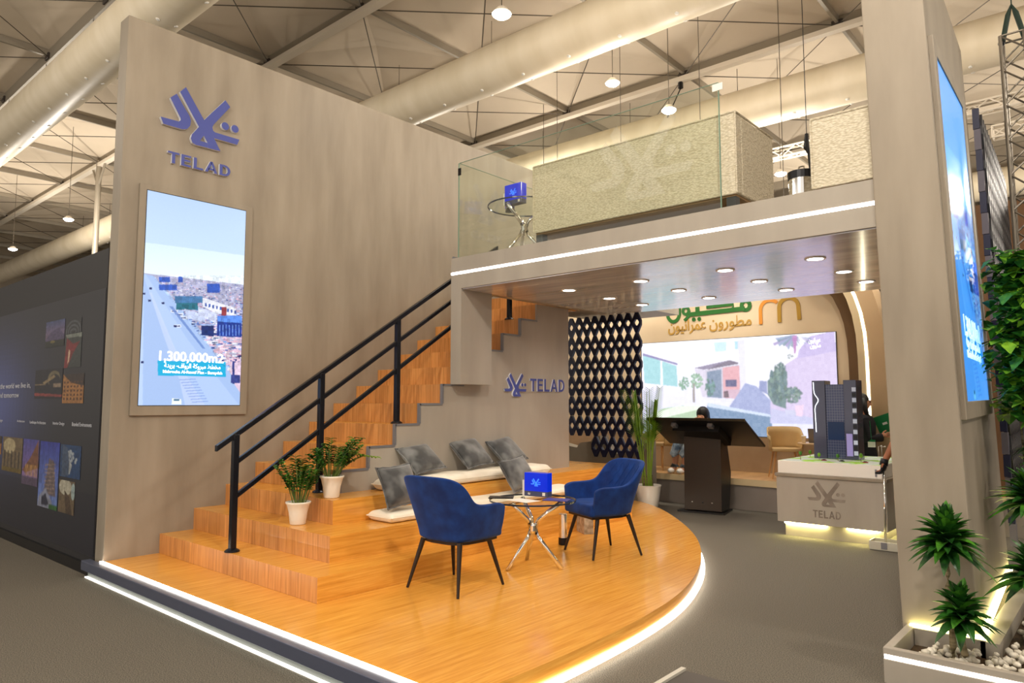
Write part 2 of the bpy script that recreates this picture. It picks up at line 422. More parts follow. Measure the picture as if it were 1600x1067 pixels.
def aerial(W, H, blue=0.):
    p = Pic(W, H, [(88, 55), (513, 142), (477, 993), (35, 993)], srgb(205, 225, 250))
    B = (-200, 900)
    p.grad([(0, 0), (600, 0), (600, 345), (80, 283), (0, 275)], (182, 208, 246), (200, 224, 252), 60, 330)
    p.grad([(0, 275), (80, 283), (600, 348), (600, 480), (0, 410)], (214, 236, 255), (238, 248, 255), 280, 460)
    p.poly([(0, 408), (600, 475), (600, 1000), (0, 1000)], (176, 176, 206))
    p.poly([(0, 405), (110, 428), (600, 1010), (0, 1010)], (168, 194, 238))
    p.poly([(62, 420), (75, 420), (250, 700), (480, 1000), (300, 1000), (200, 760), (110, 560)], (180, 204, 244))
    p.poly([(90, 500), (100, 500), (245, 860), (330, 1000), (240, 1000), (215, 880), (150, 690)], (196, 212, 246), .8)
    p.poly([(60, 440), (66, 440), (55, 1000), (35, 1000), (35, 700)], (190, 212, 246), .9)
    for k in range(9):
        t = k / 9; p.poly([(215 + 60 * t, 880 + 110 * t), (285 + 60 * t, 876 + 110 * t), (287 + 60 * t, 880 + 110 * t), (216 + 60 * t, 884 + 110 * t)], (120, 150, 220), .7)
    r = p.rng
    # the city right of the road: small far blocks, larger near ones
    for k in range(1500):
        t = r.rand() ** 1.3; y = 425 + t * 470; xl = 105 + (y - 425) * .78
        x = xl + r.rand() * (540 - xl); s_ = 2.5 + t * 14
        if y < 418 + (x - 60) * .11: continue
        c = [(238, 240, 250), (206, 212, 236), (84, 112, 188), (46, 70, 150), (226, 186, 204), (196, 150, 178), (28, 44, 108), (120, 160, 220)][r.randint(8)]
        if t > .55 and r.rand() < .6: c = (222, 186, 206) if r.rand() < .7 else (240, 226, 236)
        p.rect(x, y, x + s_ * (1 + r.rand()), y + s_ * .55, c)
    bl = (52, 92, 190)
    for q in [(132, 432, 180, 455), (132, 465, 210, 490), (215, 430, 235, 455), (340, 460, 396, 500)]: p.rect(*q, bl)
    p.rect(200, 515, 320, 545, (70, 120, 170)); p.rect(205, 545, 300, 575, (40, 110, 130)); p.poly([(240, 570), (330, 600), (330, 628), (250, 612)], (196, 208, 240))
    p.poly([(320, 520), (465, 568), (465, 600), (380, 590), (320, 560)], (236, 238, 250)); p.poly([(300, 560), (380, 590), (378, 632), (300, 600)], (206, 214, 244))
    for x in range(330, 460, 16): p.rect(x, 545 + (x - 330) * .25, x + 8, 560 + (x - 330) * .25, (60, 90, 170))
    p.rect(402, 562, 424, 604, (150, 60, 70))
    p.poly([(384, 600), (490, 600), (488, 695), (380, 690)], (30, 60, 150)); p.poly([(384, 600), (490, 600), (490, 632), (384, 626)], (90, 140, 230))
    p.poly([(312, 640), (368, 640), (368, 692), (314, 686)], (28, 48, 110)); p.rect(312, 636, 370, 644, (170, 190, 240))
    for x in range(392, 484, 14): p.rect(x, 640, x + 3, 688, (120, 160, 240))
    for x, y in [(362, 692), (356, 712), (205, 590), (222, 604), (182, 575), (196, 640)]: p.rect(x, y, x + 30, y + 12, (230, 236, 252)); p.rect(x + 4, y + 4, x + 26, y + 9, (40, 60, 120))
    p.poly([(175, 560), (190, 560), (330, 745), (318, 745)], (96, 130, 200), .8)
    for x, y in [(66, 505), (90, 535), (148, 546), (200, 646), (96, 482), (56, 804)]: p.rect(x - 6, y - 4, x + 6, y + 5, (30, 40, 100))
    p.poly([(440, 810), (490, 800), (488, 950), (440, 880)], (226, 200, 222)); p.rect(446, 800, 456, 900, (50, 60, 130)); p.rect(440, 860, 480, 896, (60, 70, 140))
    p.poly([(182, 962), (222, 966), (224, 990), (180, 990)], (240, 246, 240)); p.rect(190, 966, 214, 974, (60, 110, 150))
    p.poly([(122, 797), (418, 803), (418, 870), (122, 862)], (34, 176, 222))
    lo = np.kron(r.rand(H // 8 + 1, W // 8 + 1, 1), np.ones((8, 8, 1)))[:H, :W]; hi = r.rand(H, W, 1)
    city = ((p.y > 425) & (p.x > 100 + (p.y - 425) * .78))[..., None]
    p.a *= 1 + city * ((lo - .5) * .45 + (hi - .5) * .5) + (1 - city) * (hi - .5) * .04
    p.soft(1)
    if blue:
        p.a = p.a * np.array([.13, .50, .92]) + np.array([0.0, .02, .05])
    return p


def villa():
    p = Pic(380, 180, [(1003, 537), (1305.8, 518), (1311.4, 659.3 + 22), (1005, 654 + 26)], srgb(250, 250, 255))
    Q = 4.642
    f = lambda L: [(1100 + x / Q, 430 + y / Q) for x, y in L]
    g3 = lambda L: [(980 + x / 4.268, 560 + y / 4.268) for x, y in L]
    p.grad([(900, 500), (1400, 500), (1400, 700), (900, 700)], (252, 250, 255), (214, 214, 246), 520, 690)
    p.poly([(1005, 555), (1060, 572), (1062, 605), (1008, 600)], (150, 206, 214)); p.poly([(1034, 562), (1037, 563), (1038, 602), (1034, 602)], (240, 250, 250))
    p.poly([(1005, 552), (1062, 568), (1062, 571), (1005, 556)], (120, 110, 170))
    p.poly([(1120, 535), (1140, 533), (1139, 548), (1122, 550)], (196, 226, 244)); p.poly([(1152, 533), (1166, 532), (1165, 546), (1153, 545)], (176, 216, 240))
    p.poly(g3([(460, 65), (700, 10), (730, 28), (530, 76)]), (130, 118, 150)); p.poly(g3([(700, 10), (760, 25), (760, 35), (540, 78)]), (104, 88, 116))
    p.poly(g3([(540, 80), (770, 38), (775, 270), (545, 262)]), (196, 190, 210))
    p.poly(g3([(465, 70), (540, 80), (542, 262), (520, 262)]), (214, 206, 226))
    p.poly(g3([(548, 90), (645, 72), (650, 266), (552, 258)]), (110, 130, 160)); p.tree(1113.5, 605, 8, 14, [(70, 120, 110), (50, 90, 90), (90, 140, 140)])
    p.poly(g3([(655, 60), (768, 45), (770, 268), (660, 262)]), (220, 160, 170)); p.poly(g3([(675, 142), (750, 138), (750, 188), (676, 188)]), (70, 66, 120)); p.poly(g3([(664, 205), (768, 205), (768, 262), (664, 262)]), (206, 170, 190)); p.poly(g3([(664, 220), (690, 212), (700, 262), (664, 262)]), (90, 60, 80))
    p.poly(g3([(520, 262), (800, 280), (800, 300), (520, 275)]), (226, 224, 240))
    p.poly([(1157, 530), (1168, 530), (1172, 630), (1163, 632)], (226, 224, 246)); p.poly([(1168, 530), (1186, 530), (1190, 600), (1172, 632)], (240, 240, 252))
    p.poly(f([(320, 780), (400, 800), (500, 900), (520, 1067), (300, 1067), (200, 960)]), (150, 160, 206)); p.poly([(1110, 632), (1208, 650), (1215, 690), (1090, 690)], (96, 130, 170))
    p.poly([(1110, 630), (1207, 646), (1208, 650), (1110, 636)], (200, 214, 236)); p.poly([(1038, 640), (1070, 635), (1100, 640), (1105, 690), (1010, 690), (1010, 660)], (168, 196, 160)); p.poly([(1005, 655), (1060, 636), (1098, 634), (1098, 640), (1020, 660)], (226, 236, 220))
    p.poly(f([(420, 760), (475, 765), (480, 860), (420, 830)]), (130, 140, 190))
    p.poly(f([(610, 640), (760, 540), (960, 520), (975, 1000), (760, 1067), (500, 1067), (500, 920)]), (206, 190, 226))
    p.poly(f([(780, 440), (950, 400), (960, 545), (690, 600), (700, 540)]), (188, 172, 220)); p.poly(f([(505, 960), (800, 1020), (800, 1067), (500, 1067)]), (190, 190, 226))
    GR = [(76, 110, 120), (56, 90, 96), (110, 140, 130), (60, 96, 84)]
    p.poly(f([(480, 760), (590, 650), (620, 700), (610, 960), (520, 930), (480, 860)]), (78, 112, 116)); p.tree(1219, 600, 13, 28, GR, 110); p.tree(1223, 575, 8, 10, GR, 50)
    p.tree(1242, 615, 13, 12, GR, 110); p.poly(f([(600, 965), (690, 970), (680, 1005), (610, 1000)]), (196, 196, 226)); p.poly(f([(672, 935), (735, 930), (725, 1010), (682, 1010)]), (230, 200, 226))
    p.tree(1061 + 11, 600, 8, 10, [(130, 170, 150), (100, 150, 120)], 60); p.tree(1092, 596, 10, 12, [(150, 186, 160), (120, 160, 130)], 70); p.poly([(1086, 600), (1089, 600), (1090, 630), (1086, 630)], (150, 140, 140))
    for k in range(16):
        a = PI * (.05 + .9 * k / 15) + PI; x0, y0 = 1243, 523; L_ = 34 * (.7 + .4 * random.random()); x1, y1 = x0 - L_ * math.cos(a), y0 - L_ * .55 * math.sin(a) * 1.1
        p.poly([(x0 - 2, y0), (x0 + 2, y0), (x1 + 1, y1 + 6), (x1 - 1.5, y1 + 2)], [(130, 150, 186), (150, 130, 190), (96, 130, 150)][k % 3], .9)
    p.poly(f([(655, 440), (690, 430), (680, 560), (668, 565)]), (176, 110, 180))
    p.tree(1238, 556, 5, 4, GR, 20); p.tree(1219, 571, 5, 4, GR, 20)
    p.a = 1 - (1 - np.clip(p.a, 0, 1)) * .86; p.soft(2); n_ = (p.rng.rand(p.H, p.W, 1) - .5) * .05 + (np.kron(p.rng.rand(p.H // 6, p.W // 5, 1), np.ones((6, 5, 1))) - .5) * .05; p.a = np.clip(p.a + n_, 0, 2)
    return p


# ================================================================= THE SETTING
g = G(); g.box(-40, 30, -14, 45, -.05, 0)
struct('floor', g, CARPET, 'dark grey carpet floor of the exhibition hall', 'floor')

# ceiling: tent membrane in shallow peaks, beams and cables as its children
BX0, BXD, BYD = -2.1, 2.85, 2.8
g = G()
ZC = 8.0
for i in range(-12, 11):
    for j in range(-5, 16):
        x0, y0 = BX0 + i * BXD, 1.45 + j * BYD; x1, y1 = x0 + BXD, y0 + BYD
        c = g.bm.verts.new(((x0 + x1) / 2, (y0 + y1) / 2, ZC + .38)); q = [g.bm.verts.new(p) for p in [(x0, y0, ZC + .1), (x1, y0, ZC + .1), (x1, y1, ZC + .1), (x0, y1, ZC + .1)]]
        for k in range(4): g.bm.faces.new([q[k], q[(k + 1) % 4], c])
ceil_o = struct('ceiling', g, MEMB, 'beige tent membrane ceiling with aluminium beams and cables', 'ceiling')
g = G()
for j in range(-5, 16):
    y = 1.45 + j * BYD
    if j % 2: g.box(-36, 28, y - .025, y + .025, ZC - .07, ZC + .09)
g.build('grey_beam', DALU, ceil_o, label='grey secondary beams between the main beams')
g = G()
for j in range(-5, 16):
    if j % 2: continue
    y = 1.45 + j * BYD; g.box(-36, 28, y - .03, y + .07, ZC - .12, ZC + .1)
g.build('purlin', DALU, ceil_o)
g = G()
for j in range(-5, 16):
    if j % 2: g.box(-36, 28, 1.45 + j * BYD - .09, 1.45 + j * BYD + .05, ZC - .16, ZC - .075)
g.build('main_beam', ALU, ceil_o, label='pale aluminium main beams')
g = G()
for i in range(-12, 11): g.box(BX0 + i * BXD - .026, BX0 + i * BXD + .026, -12, 42, ZC - .03, ZC + .09)
g.build('cross_beam', DALU, ceil_o)
g = G()
for i in range(-9, 9):
    for j in range(-2, 10):
        x0, y0 = BX0 + i * BXD, 1.45 + j * BYD; x1, y1 = x0 + BXD, y0 + BYD
        g.tube([(x0, y0, ZC - .05), (x1, y1, ZC - .05)], .010, 4); g.tube([(x1, y0, ZC - .05), (x0, y1, ZC - .05)], .010, 4)
g.build('cable', WIRE, ceil_o)
g = G()
for i in range(-9, 9):
    for j in range(-2, 10): g.box(BX0 + i * BXD - .09, BX0 + i * BXD + .09, 1.45 + j * BYD - .06, 1.45 + j * BYD + .06, ZC - .09, ZC + .02)
g.build('node_plate', mat('dark_node', srgb(60, 52, 46), .6), ceil_o)
g = G(); g.box(-36, 28, 43, 43.2, 0, 9)
struct('wall_far', g, MEMB, 'plain far wall of the tent hall', 'wall')
g = G(); g.box(-36.2, -36, -12, 43, 0, 9)
struct('wall_west', g, MEMB, 'plain far end wall of the tent hall on the left', 'wall')

# left tall wall
g = G(); g.box(-.2, 0, 0, 6.4, 0, 5.27)
wall = struct('wall_left', g, CONC, 'tall grey microcement wall beside the stairs', 'wall', bevel=.008)
g = G(); g.box(-.004, .028, .16, 1.31, 1.455, 3.66)
tag(g.build('trim_1', CONC, bevel=.004), 'raised grey cement frame around the portrait screen', 'trim', kind='structure')
# central stringer wall under the stair flight
RISE, RUN, Y1 = .2045, .3195, .487
zk = lambda k: .16 + (.18 + RISE * (k - 1) if k > 0 else 0)
yk = lambda k: Y1 + RUN * (k - 1)
poly = [(yk(4) - .06, .16), (yk(4) - .06, zk(3)), (yk(4), zk(3))]
for k in range(4, 13): poly += [(yk(k), zk(k)), (yk(k + 1), zk(k))]
poly += [(yk(13), 2.795), (4.97, 2.795), (4.97, .16)]
g = G(); g.prism(poly, lambda u, v, d: (d, u, v), 1.47, 1.5)
cw = struct('wall_center', g, CONC2, 'grey cement stringer wall below the stairs', 'wall')
g = G()
for k in range(4, 13):
    g.box(1.468, 1.507, yk(k), yk(k + 1), zk(k) - .018, zk(k) + .004); g.box(1.468, 1.507, yk(k) - .004, yk(k) + .014, zk(k - 1), zk(k))
tag(g.build('trim_2', TRIMG), 'thin grey edging that follows the steps of the stringer wall', 'trim', kind='structure')
g = G(); g.box(0, 1.47, 4.9, 4.97, .16, 2.8)
struct('wall_inner', g, CONC2, 'grey end wall behind the stair flight', 'wall')

# mezzanine
mz = thing('mezzanine', 'grey mezzanine slab with a light line along its edge', 'mezzanine', (1.5, 2.84, 2.8), kind='structure')
L0 = local(mz)
g = G(); g.box(1.5, 5.80, 2.84, 5.80, 2.985, 3.14).box(1.5, 5.80, 2.86, 5.80, 2.955, 2.985).box(1.5, 5.80, 2.84, 5.80, 2.80, 2.955)
g.xf(L0).build('slab', CONC2, mz, label='grey cement slab edge')
g = G(); g.box(1.66, 5.80, 2.86, 5.80, 2.79, 2.799); g.xf(L0).build('soffit', SOFF, mz, label='brushed brown grey soffit board')
g = G(); g.box(1.502, 5.79, 2.838, 2.858, 2.958, 2.982); g.xf(L0).build('led_strip', LEDC, mz, label='white light strip')
g = G(); g.box(1.5, 1.655, 2.84, 3.325, zk(8), 2.8); g.xf(L0).build('post', CONC2, mz, label='grey rectangular post standing on the stairs')
g = G(); g.box(.0, 1.5, 4.65, 8.0, 3.0, 3.14); g.xf(L0).build('landing', CONC2, mz)
g = G(); g.box(1.512, 1.54, 2.842, 5.6, 3.14, 3.16).box(1.5, 5.8, 5.76, 5.8, 3.14, 3.18); g.xf(L0).build('edge_rail', TRIMG, mz)

# right wall (tall slab with the second screen), leaning a little as it stands
LN = lambda x, y, z, k=.027: (x - k * z, y, z)
H_ = 4.8
b = [(5.857, 2.6, .02), (6.268, 2.6, .02), (6.155, 4.95, .02), (5.80, 4.95, .02)]
g = G(); g.hexa([p[:2] + (0.0,) for p in b] + [(5.857 - .02 * H_, 2.6, H_), (6.268 - .03 * H_, 2.6, H_), (6.155 - .03 * H_, 4.95, H_), (5.80 - .02 * H_, 4.95, H_)])
rw = struct('wall_right', g, CONC, 'tall grey cement slab wall with a screen on its side', 'wall', bevel=.008)
SX = lambda y, z: 6.268 - .0481 * (y - 2.6) - .03 * z
g = G(); g.ring([(2.68, 1.47), (4.45, 1.49), (4.45, 4.15), (2.68, 3.98)], [(2.80, 1.585), (4.31, 1.60), (4.31, 4.03), (2.80, 3.88)], lambda u, v, d: (SX(u, v) + d, u, v), -.005, .03)
tag(g.build('trim_3', CONC, bevel=.004), 'raised cement frame around the screen on the slab wall', 'trim', kind='structure')

# ================================================================= PLATFORM AND STAIRS
CURVE = [(4.50, -.02), (4.53, .5), (4.53, 1.1), (4.50, 1.7), (4.42, 2.3), (4.28, 2.85), (4.08, 3.4), (3.82, 3.95), (3.50, 4.5), (3.13, 5.02), (2.72, 5.52), (2.30, 5.98), (1.95, 6.3), (1.6, 6.55)]


def smooth_pts(P, n=6):
    out = []
    for i in range(len(P) - 1):
        p0, p1, p2, p3 = [Vector((*P[max(0, min(len(P) - 1, i + k))], 0)) for k in (-1, 0, 1, 2)]
        for t in range(n):
            t /= n; out.append(.5 * ((2 * p1) + (-p0 + p2) * t + (2 * p0 - 5 * p1 + 4 * p2 - p3) * t * t + (-p0 + 3 * p1 - 3 * p2 + p3) * t ** 3))
    out.append(Vector((*P[-1], 0))); return [(p.x, p.y) for p in out]


CV = smooth_pts(CURVE)
pl = thing('platform', 'curved orange wood platform edged with white light', 'platform', (2.2, 2.5, 0)); L0 = local(pl)
g = G(); g.prism([(0.0, .0)] + CV + [(0.0, 6.55)], lambda u, v, d: (u, v, d), .06, .16)
g.xf(L0).build('deck', WOOD, pl, label='glossy orange wood deck')
g = G(); g.prism([(0.02, .03)] + [(x - .02, y - .02) for x, y in CV] + [(0.02, 6.5)], lambda u, v, d: (u, v, d), 0, .06); g.xf(L0).build('plinth', WHITE, pl)
g = G(); g.tube([(x + .012, y + .004, .045) for x, y in CV], .017, 6); g.xf(L0).build('led_strip', LEDW, pl, label='white light strip along the curved edge')
g = G(); g.box(-.22, 5.3, -.105, -.028, .075, .158); g.xf(L0).build('fascia', FAS, pl, bevel=.004, label='slate grey front fascia')
g = G(); g.box(0.005, 5.3, -.03, -.004, .145, .168); g.xf(L0).build('led_strip', LEDW, pl, label='white light strip along the straight front')
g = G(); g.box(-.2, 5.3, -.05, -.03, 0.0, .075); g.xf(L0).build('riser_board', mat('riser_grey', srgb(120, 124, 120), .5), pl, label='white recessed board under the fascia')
g = G(); g.box(-.2, 5.3, -.075, -.052, .003, .012); g.xf(L0).build('led_strip', mat('floor_glow', (1, 1, 1), emit=(1, .94, .84), es=2.6), pl, label='added glowing strip for the bright carpet line at floor level')  # added glow stands in for the overexposed carpet along the base
g = G(); g.box(-.2, 5.3, -.075, -.052, .068, .074); g.xf(L0).build('led_strip', mat('led_greenish', (1, 1, 1), emit=(.75, 1, .86), es=.9), pl)

st = thing('staircase', 'orange wood stairs with wide lower steps used as seating', 'staircase', (1, 2, .16)); L0 = local(st)
XR = {1: 2.602, 2: 2.283, 3: 1.857}; YE = {1: 1.87, 2: 5.2, 3: 5.75}


def step_mats(o):
    me = o.data; me.materials.append(WOODR)
    for p in me.polygons:
        if p.normal.y < -.7: p.material_index = 1
for k in range(1, 15):
    g = G(); zb_ = .161 if k < 4 else zk(k - 1)
    if k <= 3:
        # wide lower steps: the front row plus the bench running back along the stringer wall
        z0 = .161 if k == 1 else zk(k - 1) + .0005
        g.box(.002, XR[k], yk(k), YE[k] if k < 4 else yk(k + 1), z0 if k == 1 else z0, zk(k))
        if k == 2: g.box(1.60, XR[2], YE[1] + .002, YE[2], .161, zk(1) + .0005)
    else:
        z0 = zk(k - 1) + .0005
        g.box(.002, 1.469, yk(k), yk(k + 1) + .01 if k < 14 else 5.2, z0, zk(k))
    o = g.xf(L0).build('step', WOOD, st); step_mats(o)
g = G()
for k in range(1, 4): g.box(.01, 1.46, yk(k + 1) + .02, 4.88, zk(k - 1) if k > 1 else .165, zk(k) - .01) if False else None
g.box(.01, 1.46, yk(8), 4.88, .165, zk(5)).xf(L0).build('carcass', WOODR, st)

# stair railing
ra = thing('stair_railing', 'black square-tube handrail climbing the stairs', 'railing', (1.3, .53, .34)); L0 = local(ra)
XRL = 1.3
SL = .653
zr_ = lambda y, base: base + SL * (y - .50)


def rail(name, y0, y1, base, w=.045, h=.05):
    g = G(); a, b2 = zr_(y0, base), zr_(y1, base)
    g.hexa([(XRL - w / 2, y0, a - h / 2), (XRL + w / 2, y0, a - h / 2), (XRL + w / 2, y1, b2 - h / 2), (XRL - w / 2, y1, b2 - h / 2), (XRL - w / 2, y0, a + h / 2), (XRL + w / 2, y0, a + h / 2), (XRL + w / 2, y1, b2 + h / 2), (XRL - w / 2, y1, b2 + h / 2)])
    g.xf(L0).build(name, BLKR, ra, bevel=.004)


rail('handrail', .36, 3.8, 1.29); rail('middle_rail', .53, 4.0, 1.052, .035, .045); rail('lower_rail', .53, 4.03, .765, .035, .045)
for y, k in ((.53, 1), (1.36, 3), (2.27, 6), (3.16, 9), (4.03, 12)):
    top = zr_(y, 1.29) if k < 12 else 3.42; base = zk(k)
    g = G(); g.box(XRL - .025, XRL + .025, y - .025, y + .025, base + .01, top)
    po = g.xf(L0).build('post', BLKR, ra, bevel=.004)
    g = G(); g.lathe([(.062, 0), (.062, .008), (.05, .018), (.028, .03)], (XRL, y, base + .001), 16); g.xf(L0).build('base_plate', BLKR, po)

# ================================================================= SIGNS
EMA = [(-0.396, 0.151), (-0.321, 0.226), (-0.231, 0.095), (-0.154, -0.005), (-0.136, -0.061), (-0.143, -0.125), (-0.181, -0.178), (-0.233, -0.196), (-0.35, -0.197), (-0.465, -0.195), (-0.5, -0.118), (-0.282, -0.112), (-0.261, -0.092), (-0.264, -0.066)]
EMM = [(-0.283, 0.263), (-0.214, 0.345), (0.027, -0.001), (0.293, 0.345), (0.361, 0.275), (0.149, -0.024), (0.136, -0.063), (0.148, -0.102), (0.173, -0.116), (0.5, -0.118), (0.473, -0.195), (0.162, -0.194), (0.252, -0.341), (0.084, -0.342), (-0.067, -0.345), (-0.108, -0.329), (-0.13, -0.28), (-0.119, -0.229), (-0.035, -0.107)]
EMH = [(.03, -.2), (-.015, -.279), (.081, -.279)]
# main stroke with its triangular hole, cut along a bridge from the lower edge
EMM_H = EMM[:14] + [(.081, -.279), (.03, -.2), (-.015, -.279), (.0805, -.2795)] + [(.0838, -.3419)] + EMM[14:]


def emblem(g, M, w_, depth, dots=True, y0=0.):
    f = lambda u, v, d: M @ Vector((u * w_, v * w_, d))
    g.prism(EMA, f, y0, depth); g.prism(EMM_H, f, y0, depth)
    if dots:
        for c in ((.305, .005), (.436, .007)): g.prism([(c[0] + .05 * math.cos(t * PI / 10), c[1] + .05 * math.sin(t * PI / 10)) for t in range(20)], f, y0, depth)
    return g


def two_tone(g, name, parent, nrm, front, side, **k):
    o = g.build(name, front, parent, **k); me = o.data; me.materials.append(side)
    for p in me.polygons:
        if p.normal.dot(Vector(nrm)) < .7: p.material_index = 1
    return o


def letters(name, M, size_h, width, depth, front, side, parent, nrm, bold=.012):
    """TELAD in block strokes, letter height size_h, total width"""
    th = .17
    L_ = {'T': [[(0, 1), (.62, 1), (.62, 1 - th), (0, 1 - th)], [(.31 - th / 2, 0), (.31 + th / 2, 0), (.31 + th / 2, 1 - th), (.31 - th / 2, 1 - th)]],
          'E': [[(0, 0), (th, 0), (th, 1), (0, 1)], [(th, 1 - th), (.54, 1 - th), (.54, 1), (th, 1)], [(th, .43), (.5, .43), (.5, .43 + th), (th, .43 + th)], [(th, 0), (.54, 0), (.54, th), (th, th)]],
          'L': [[(0, 0), (th, 0), (th, 1), (0, 1)], [(th, 0), (.54, 0), (.54, th), (th, th)]],
          'A': [[(0, 0), (th, 0), (.385, .8), (.37, 1), (.29, 1)], [(.72, 0), (.55, 0), (.34, .8), (.36, 1), (.43, 1)], [(.17, .22), (.55, .22), (.5, .37), (.22, .37)]],
          'D': [[(0, 0), (th, 0), (th, 1), (0, 1)]]}
    adv = {'T': .72, 'E': .68, 'L': .64, 'A': .84, 'D': .68}
    tot = sum(adv[c] for c in 'TELAD'); sx = width / tot
    x = 0
    for ch in 'TELAD':
        g = G(); f = lambda u, v, d: M @ Vector(((x + u) * sx, v * size_h, d))
        for q in L_[ch]: g.prism(q, f, 0, depth)
        if ch == 'D':
            o_ = [(th, 1)] + [(.3 + .34 * math.sin(t * PI / 8), .5 + .5 * math.cos(t * PI / 8)) for t in range(9)] + [(th, 0)]
            i_ = [(th, 1 - th)] + [(.28 + .2 * math.sin(t * PI / 8), .5 + (.5 - th) * math.cos(t * PI / 8)) for t in range(9)] + [(th, th)]
            g.ring(o_, i_, f, 0, depth)
        two_tone(g, name, parent, nrm, front, side)
        x += adv[ch]


sg = thing('wall_sign', 'large raised blue emblem and TELAD lettering on tall wall', 'sign', (0, .72, 4.2), group=None)
M = local(sg) @ frameM((0.001, .7225, 4.45), (0, 1, 0), (0, 0, 1))
two_tone(emblem(G(), M, .813, .035), 'emblem', sg, (1, 0, 0), LOGO, LOGOS)
letters('letter', local(sg) @ frameM((.001, .402, 3.925), (0, 1, 0), (0, 0, 1)), .115, .65, .03, LOGO, LOGOS, sg, (1, 0, 0))
sg = thing('wall_sign', 'small blue emblem and TELAD lettering on stringer wall', 'sign', (1.5, 4.3, 1.8))
M = local(sg) @ frameM((1.501, 3.89, 1.785), (0, 1, 0), (0, 0, 1))
two_tone(emblem(G(), M, .40, .02), 'emblem', sg, (1, 0, 0), LOGO, LOGOS)
letters('letter', local(sg) @ frameM((1.501, 4.165, 1.712), (0, 1, 0), (0, 0, 1)), .155, .70, .015, LOGO, LOGOS, sg, (1, 0, 0))

# ================================================================= SCREENS
WTXT = mat('white_caption', (1, 1, 1), emit=(1, 1, 1), es=1.0)
AR_PLAN = '\uFE94\uFEAA\uFEF3\uFEAE\uFE91 -\uFED1\uFE8D\uFEED\uFEAE\uFEDF\uFE8D \uFE94\uFEDB\uFEED\uFEAE\uFE92\uFEE3 \uFEC2\uFEC4\uFEA8\uFEE3'
sc = thing('wall_screen', 'bright portrait screen with aerial city picture on tall wall', 'screen', (0, .73, 1.55)); L0 = local(sc)
g = G(); g.box(.004, .03, .223, 1.235, 1.545, 3.61); g.xf(L0).build('housing', BLK, sc)
aerial(240, 480).mesh('display', SCREEN, sc, L0 @ Vector((.0315, .228, 3.603)), (0, 1.003, 0), (0, 0, -2.052))
MM = lambda y, z: L0 @ frameM((.034, y, z), (0, 1, 0), (0, 0, 1))
text('caption', '1,300,000m2', WTXT, sc, .13, MM(.40, 1.98), .001, .003, .64)
text('caption', AR_PLAN, WTXT, sc, .062, MM(.45, 1.915), .001, .001, .56)
text('caption', 'Mabrouka Al-Rawaf Plan - Buraydah', WTXT, sc, .040, MM(.44, 1.862), .001, .001, .59)

sc = thing('wall_screen', 'tall blue tinted screen seen edge-on beside the greenery', 'screen', (6.2, 3.5, 1.58)); L0 = local(sc)
g = G(); g.prism([(2.795, 1.58), (4.315, 1.595), (4.315, 4.035), (2.795, 3.885)], lambda u, v, d: (SX(u, v) + d, u, v), .002, .018); g.xf(L0).build('housing', BLK, sc)
pic = aerial(130, 260, 1)
o = pic.mesh('display', SCREEN, sc, (0, 0, 0), (1, 0, 0), (0, 0, -1))
co = np.empty(len(o.data.vertices) * 3); o.data.vertices.foreach_get('co', co); co = co.reshape(-1, 3); u_, v_ = co[:, 0].copy(), -co[:, 2]
yy = 2.80 + 1.51 * u_; zt = 3.88 + .15 * u_; zb2 = 1.585 + .015 * u_; zz = zt + (zb2 - zt) * v_
co[:, 0] = SX(yy, zz) + .02 - 6.2; co[:, 1] = yy - 3.5; co[:, 2] = zz - 1.58; o.data.vertices.foreach_set('co', co.ravel())
for s_, y, z, sz, wd in (('1,300,000m2', 3.06, 2.03, .2, .98), (AR_PLAN, 3.1, 1.955, .11, .86), ('Mabrouka Al-Rawaf Plan - Buraydah', 3.1, 1.885, .065, .88)):
    text('caption', s_, mat('pale_caption', (1, 1, 1), emit=(.25, .62, .95), es=1.0), sc, sz, L0 @ frameM((SX(y, z) + .022, y, z), (-.0481, 1, 0), (-.03, 0, 1)), .001, .004, wd)

# ================================================================= BLACK GRAPHIC WALL (left)
bw = thing('wall_graphic', 'long black printed exhibition wall with photo collage', 'display wall', (-3.5, 0, 0)); L0 = local(bw)
g = G(); g.box(-9.5, -.215, .0, .12, .10, 3.04); g.xf(L0).build('board', PHOTOB, bw, label='black fabric covered board')
g = G(); g.box(-9.5, -.23, -.03, .1, 0, .10); g.xf(L0).build('plinth', BLK, bw)
pc = Pic(60, 40, None, srgb(34, 34, 40))
pc.a *= (1 + .0 * pc.x)[..., None]
m_ = np.exp(-(((pc.x - .55) / .16) ** 2 + ((pc.y - .45) / .26) ** 2)); pc.a += m_[..., None] * np.array(srgb(62, 74, 130)) * 1.0
pc.a[pc.y > .78] = pc.a[pc.y > .78] * .6 + np.array(srgb(18, 16, 34)) * .4
pc.mesh('print', PRINT, bw, L0 @ Vector((-8.2, -.003, 2.66)), (7.97, 0, 0), (0, 0, -2.5))


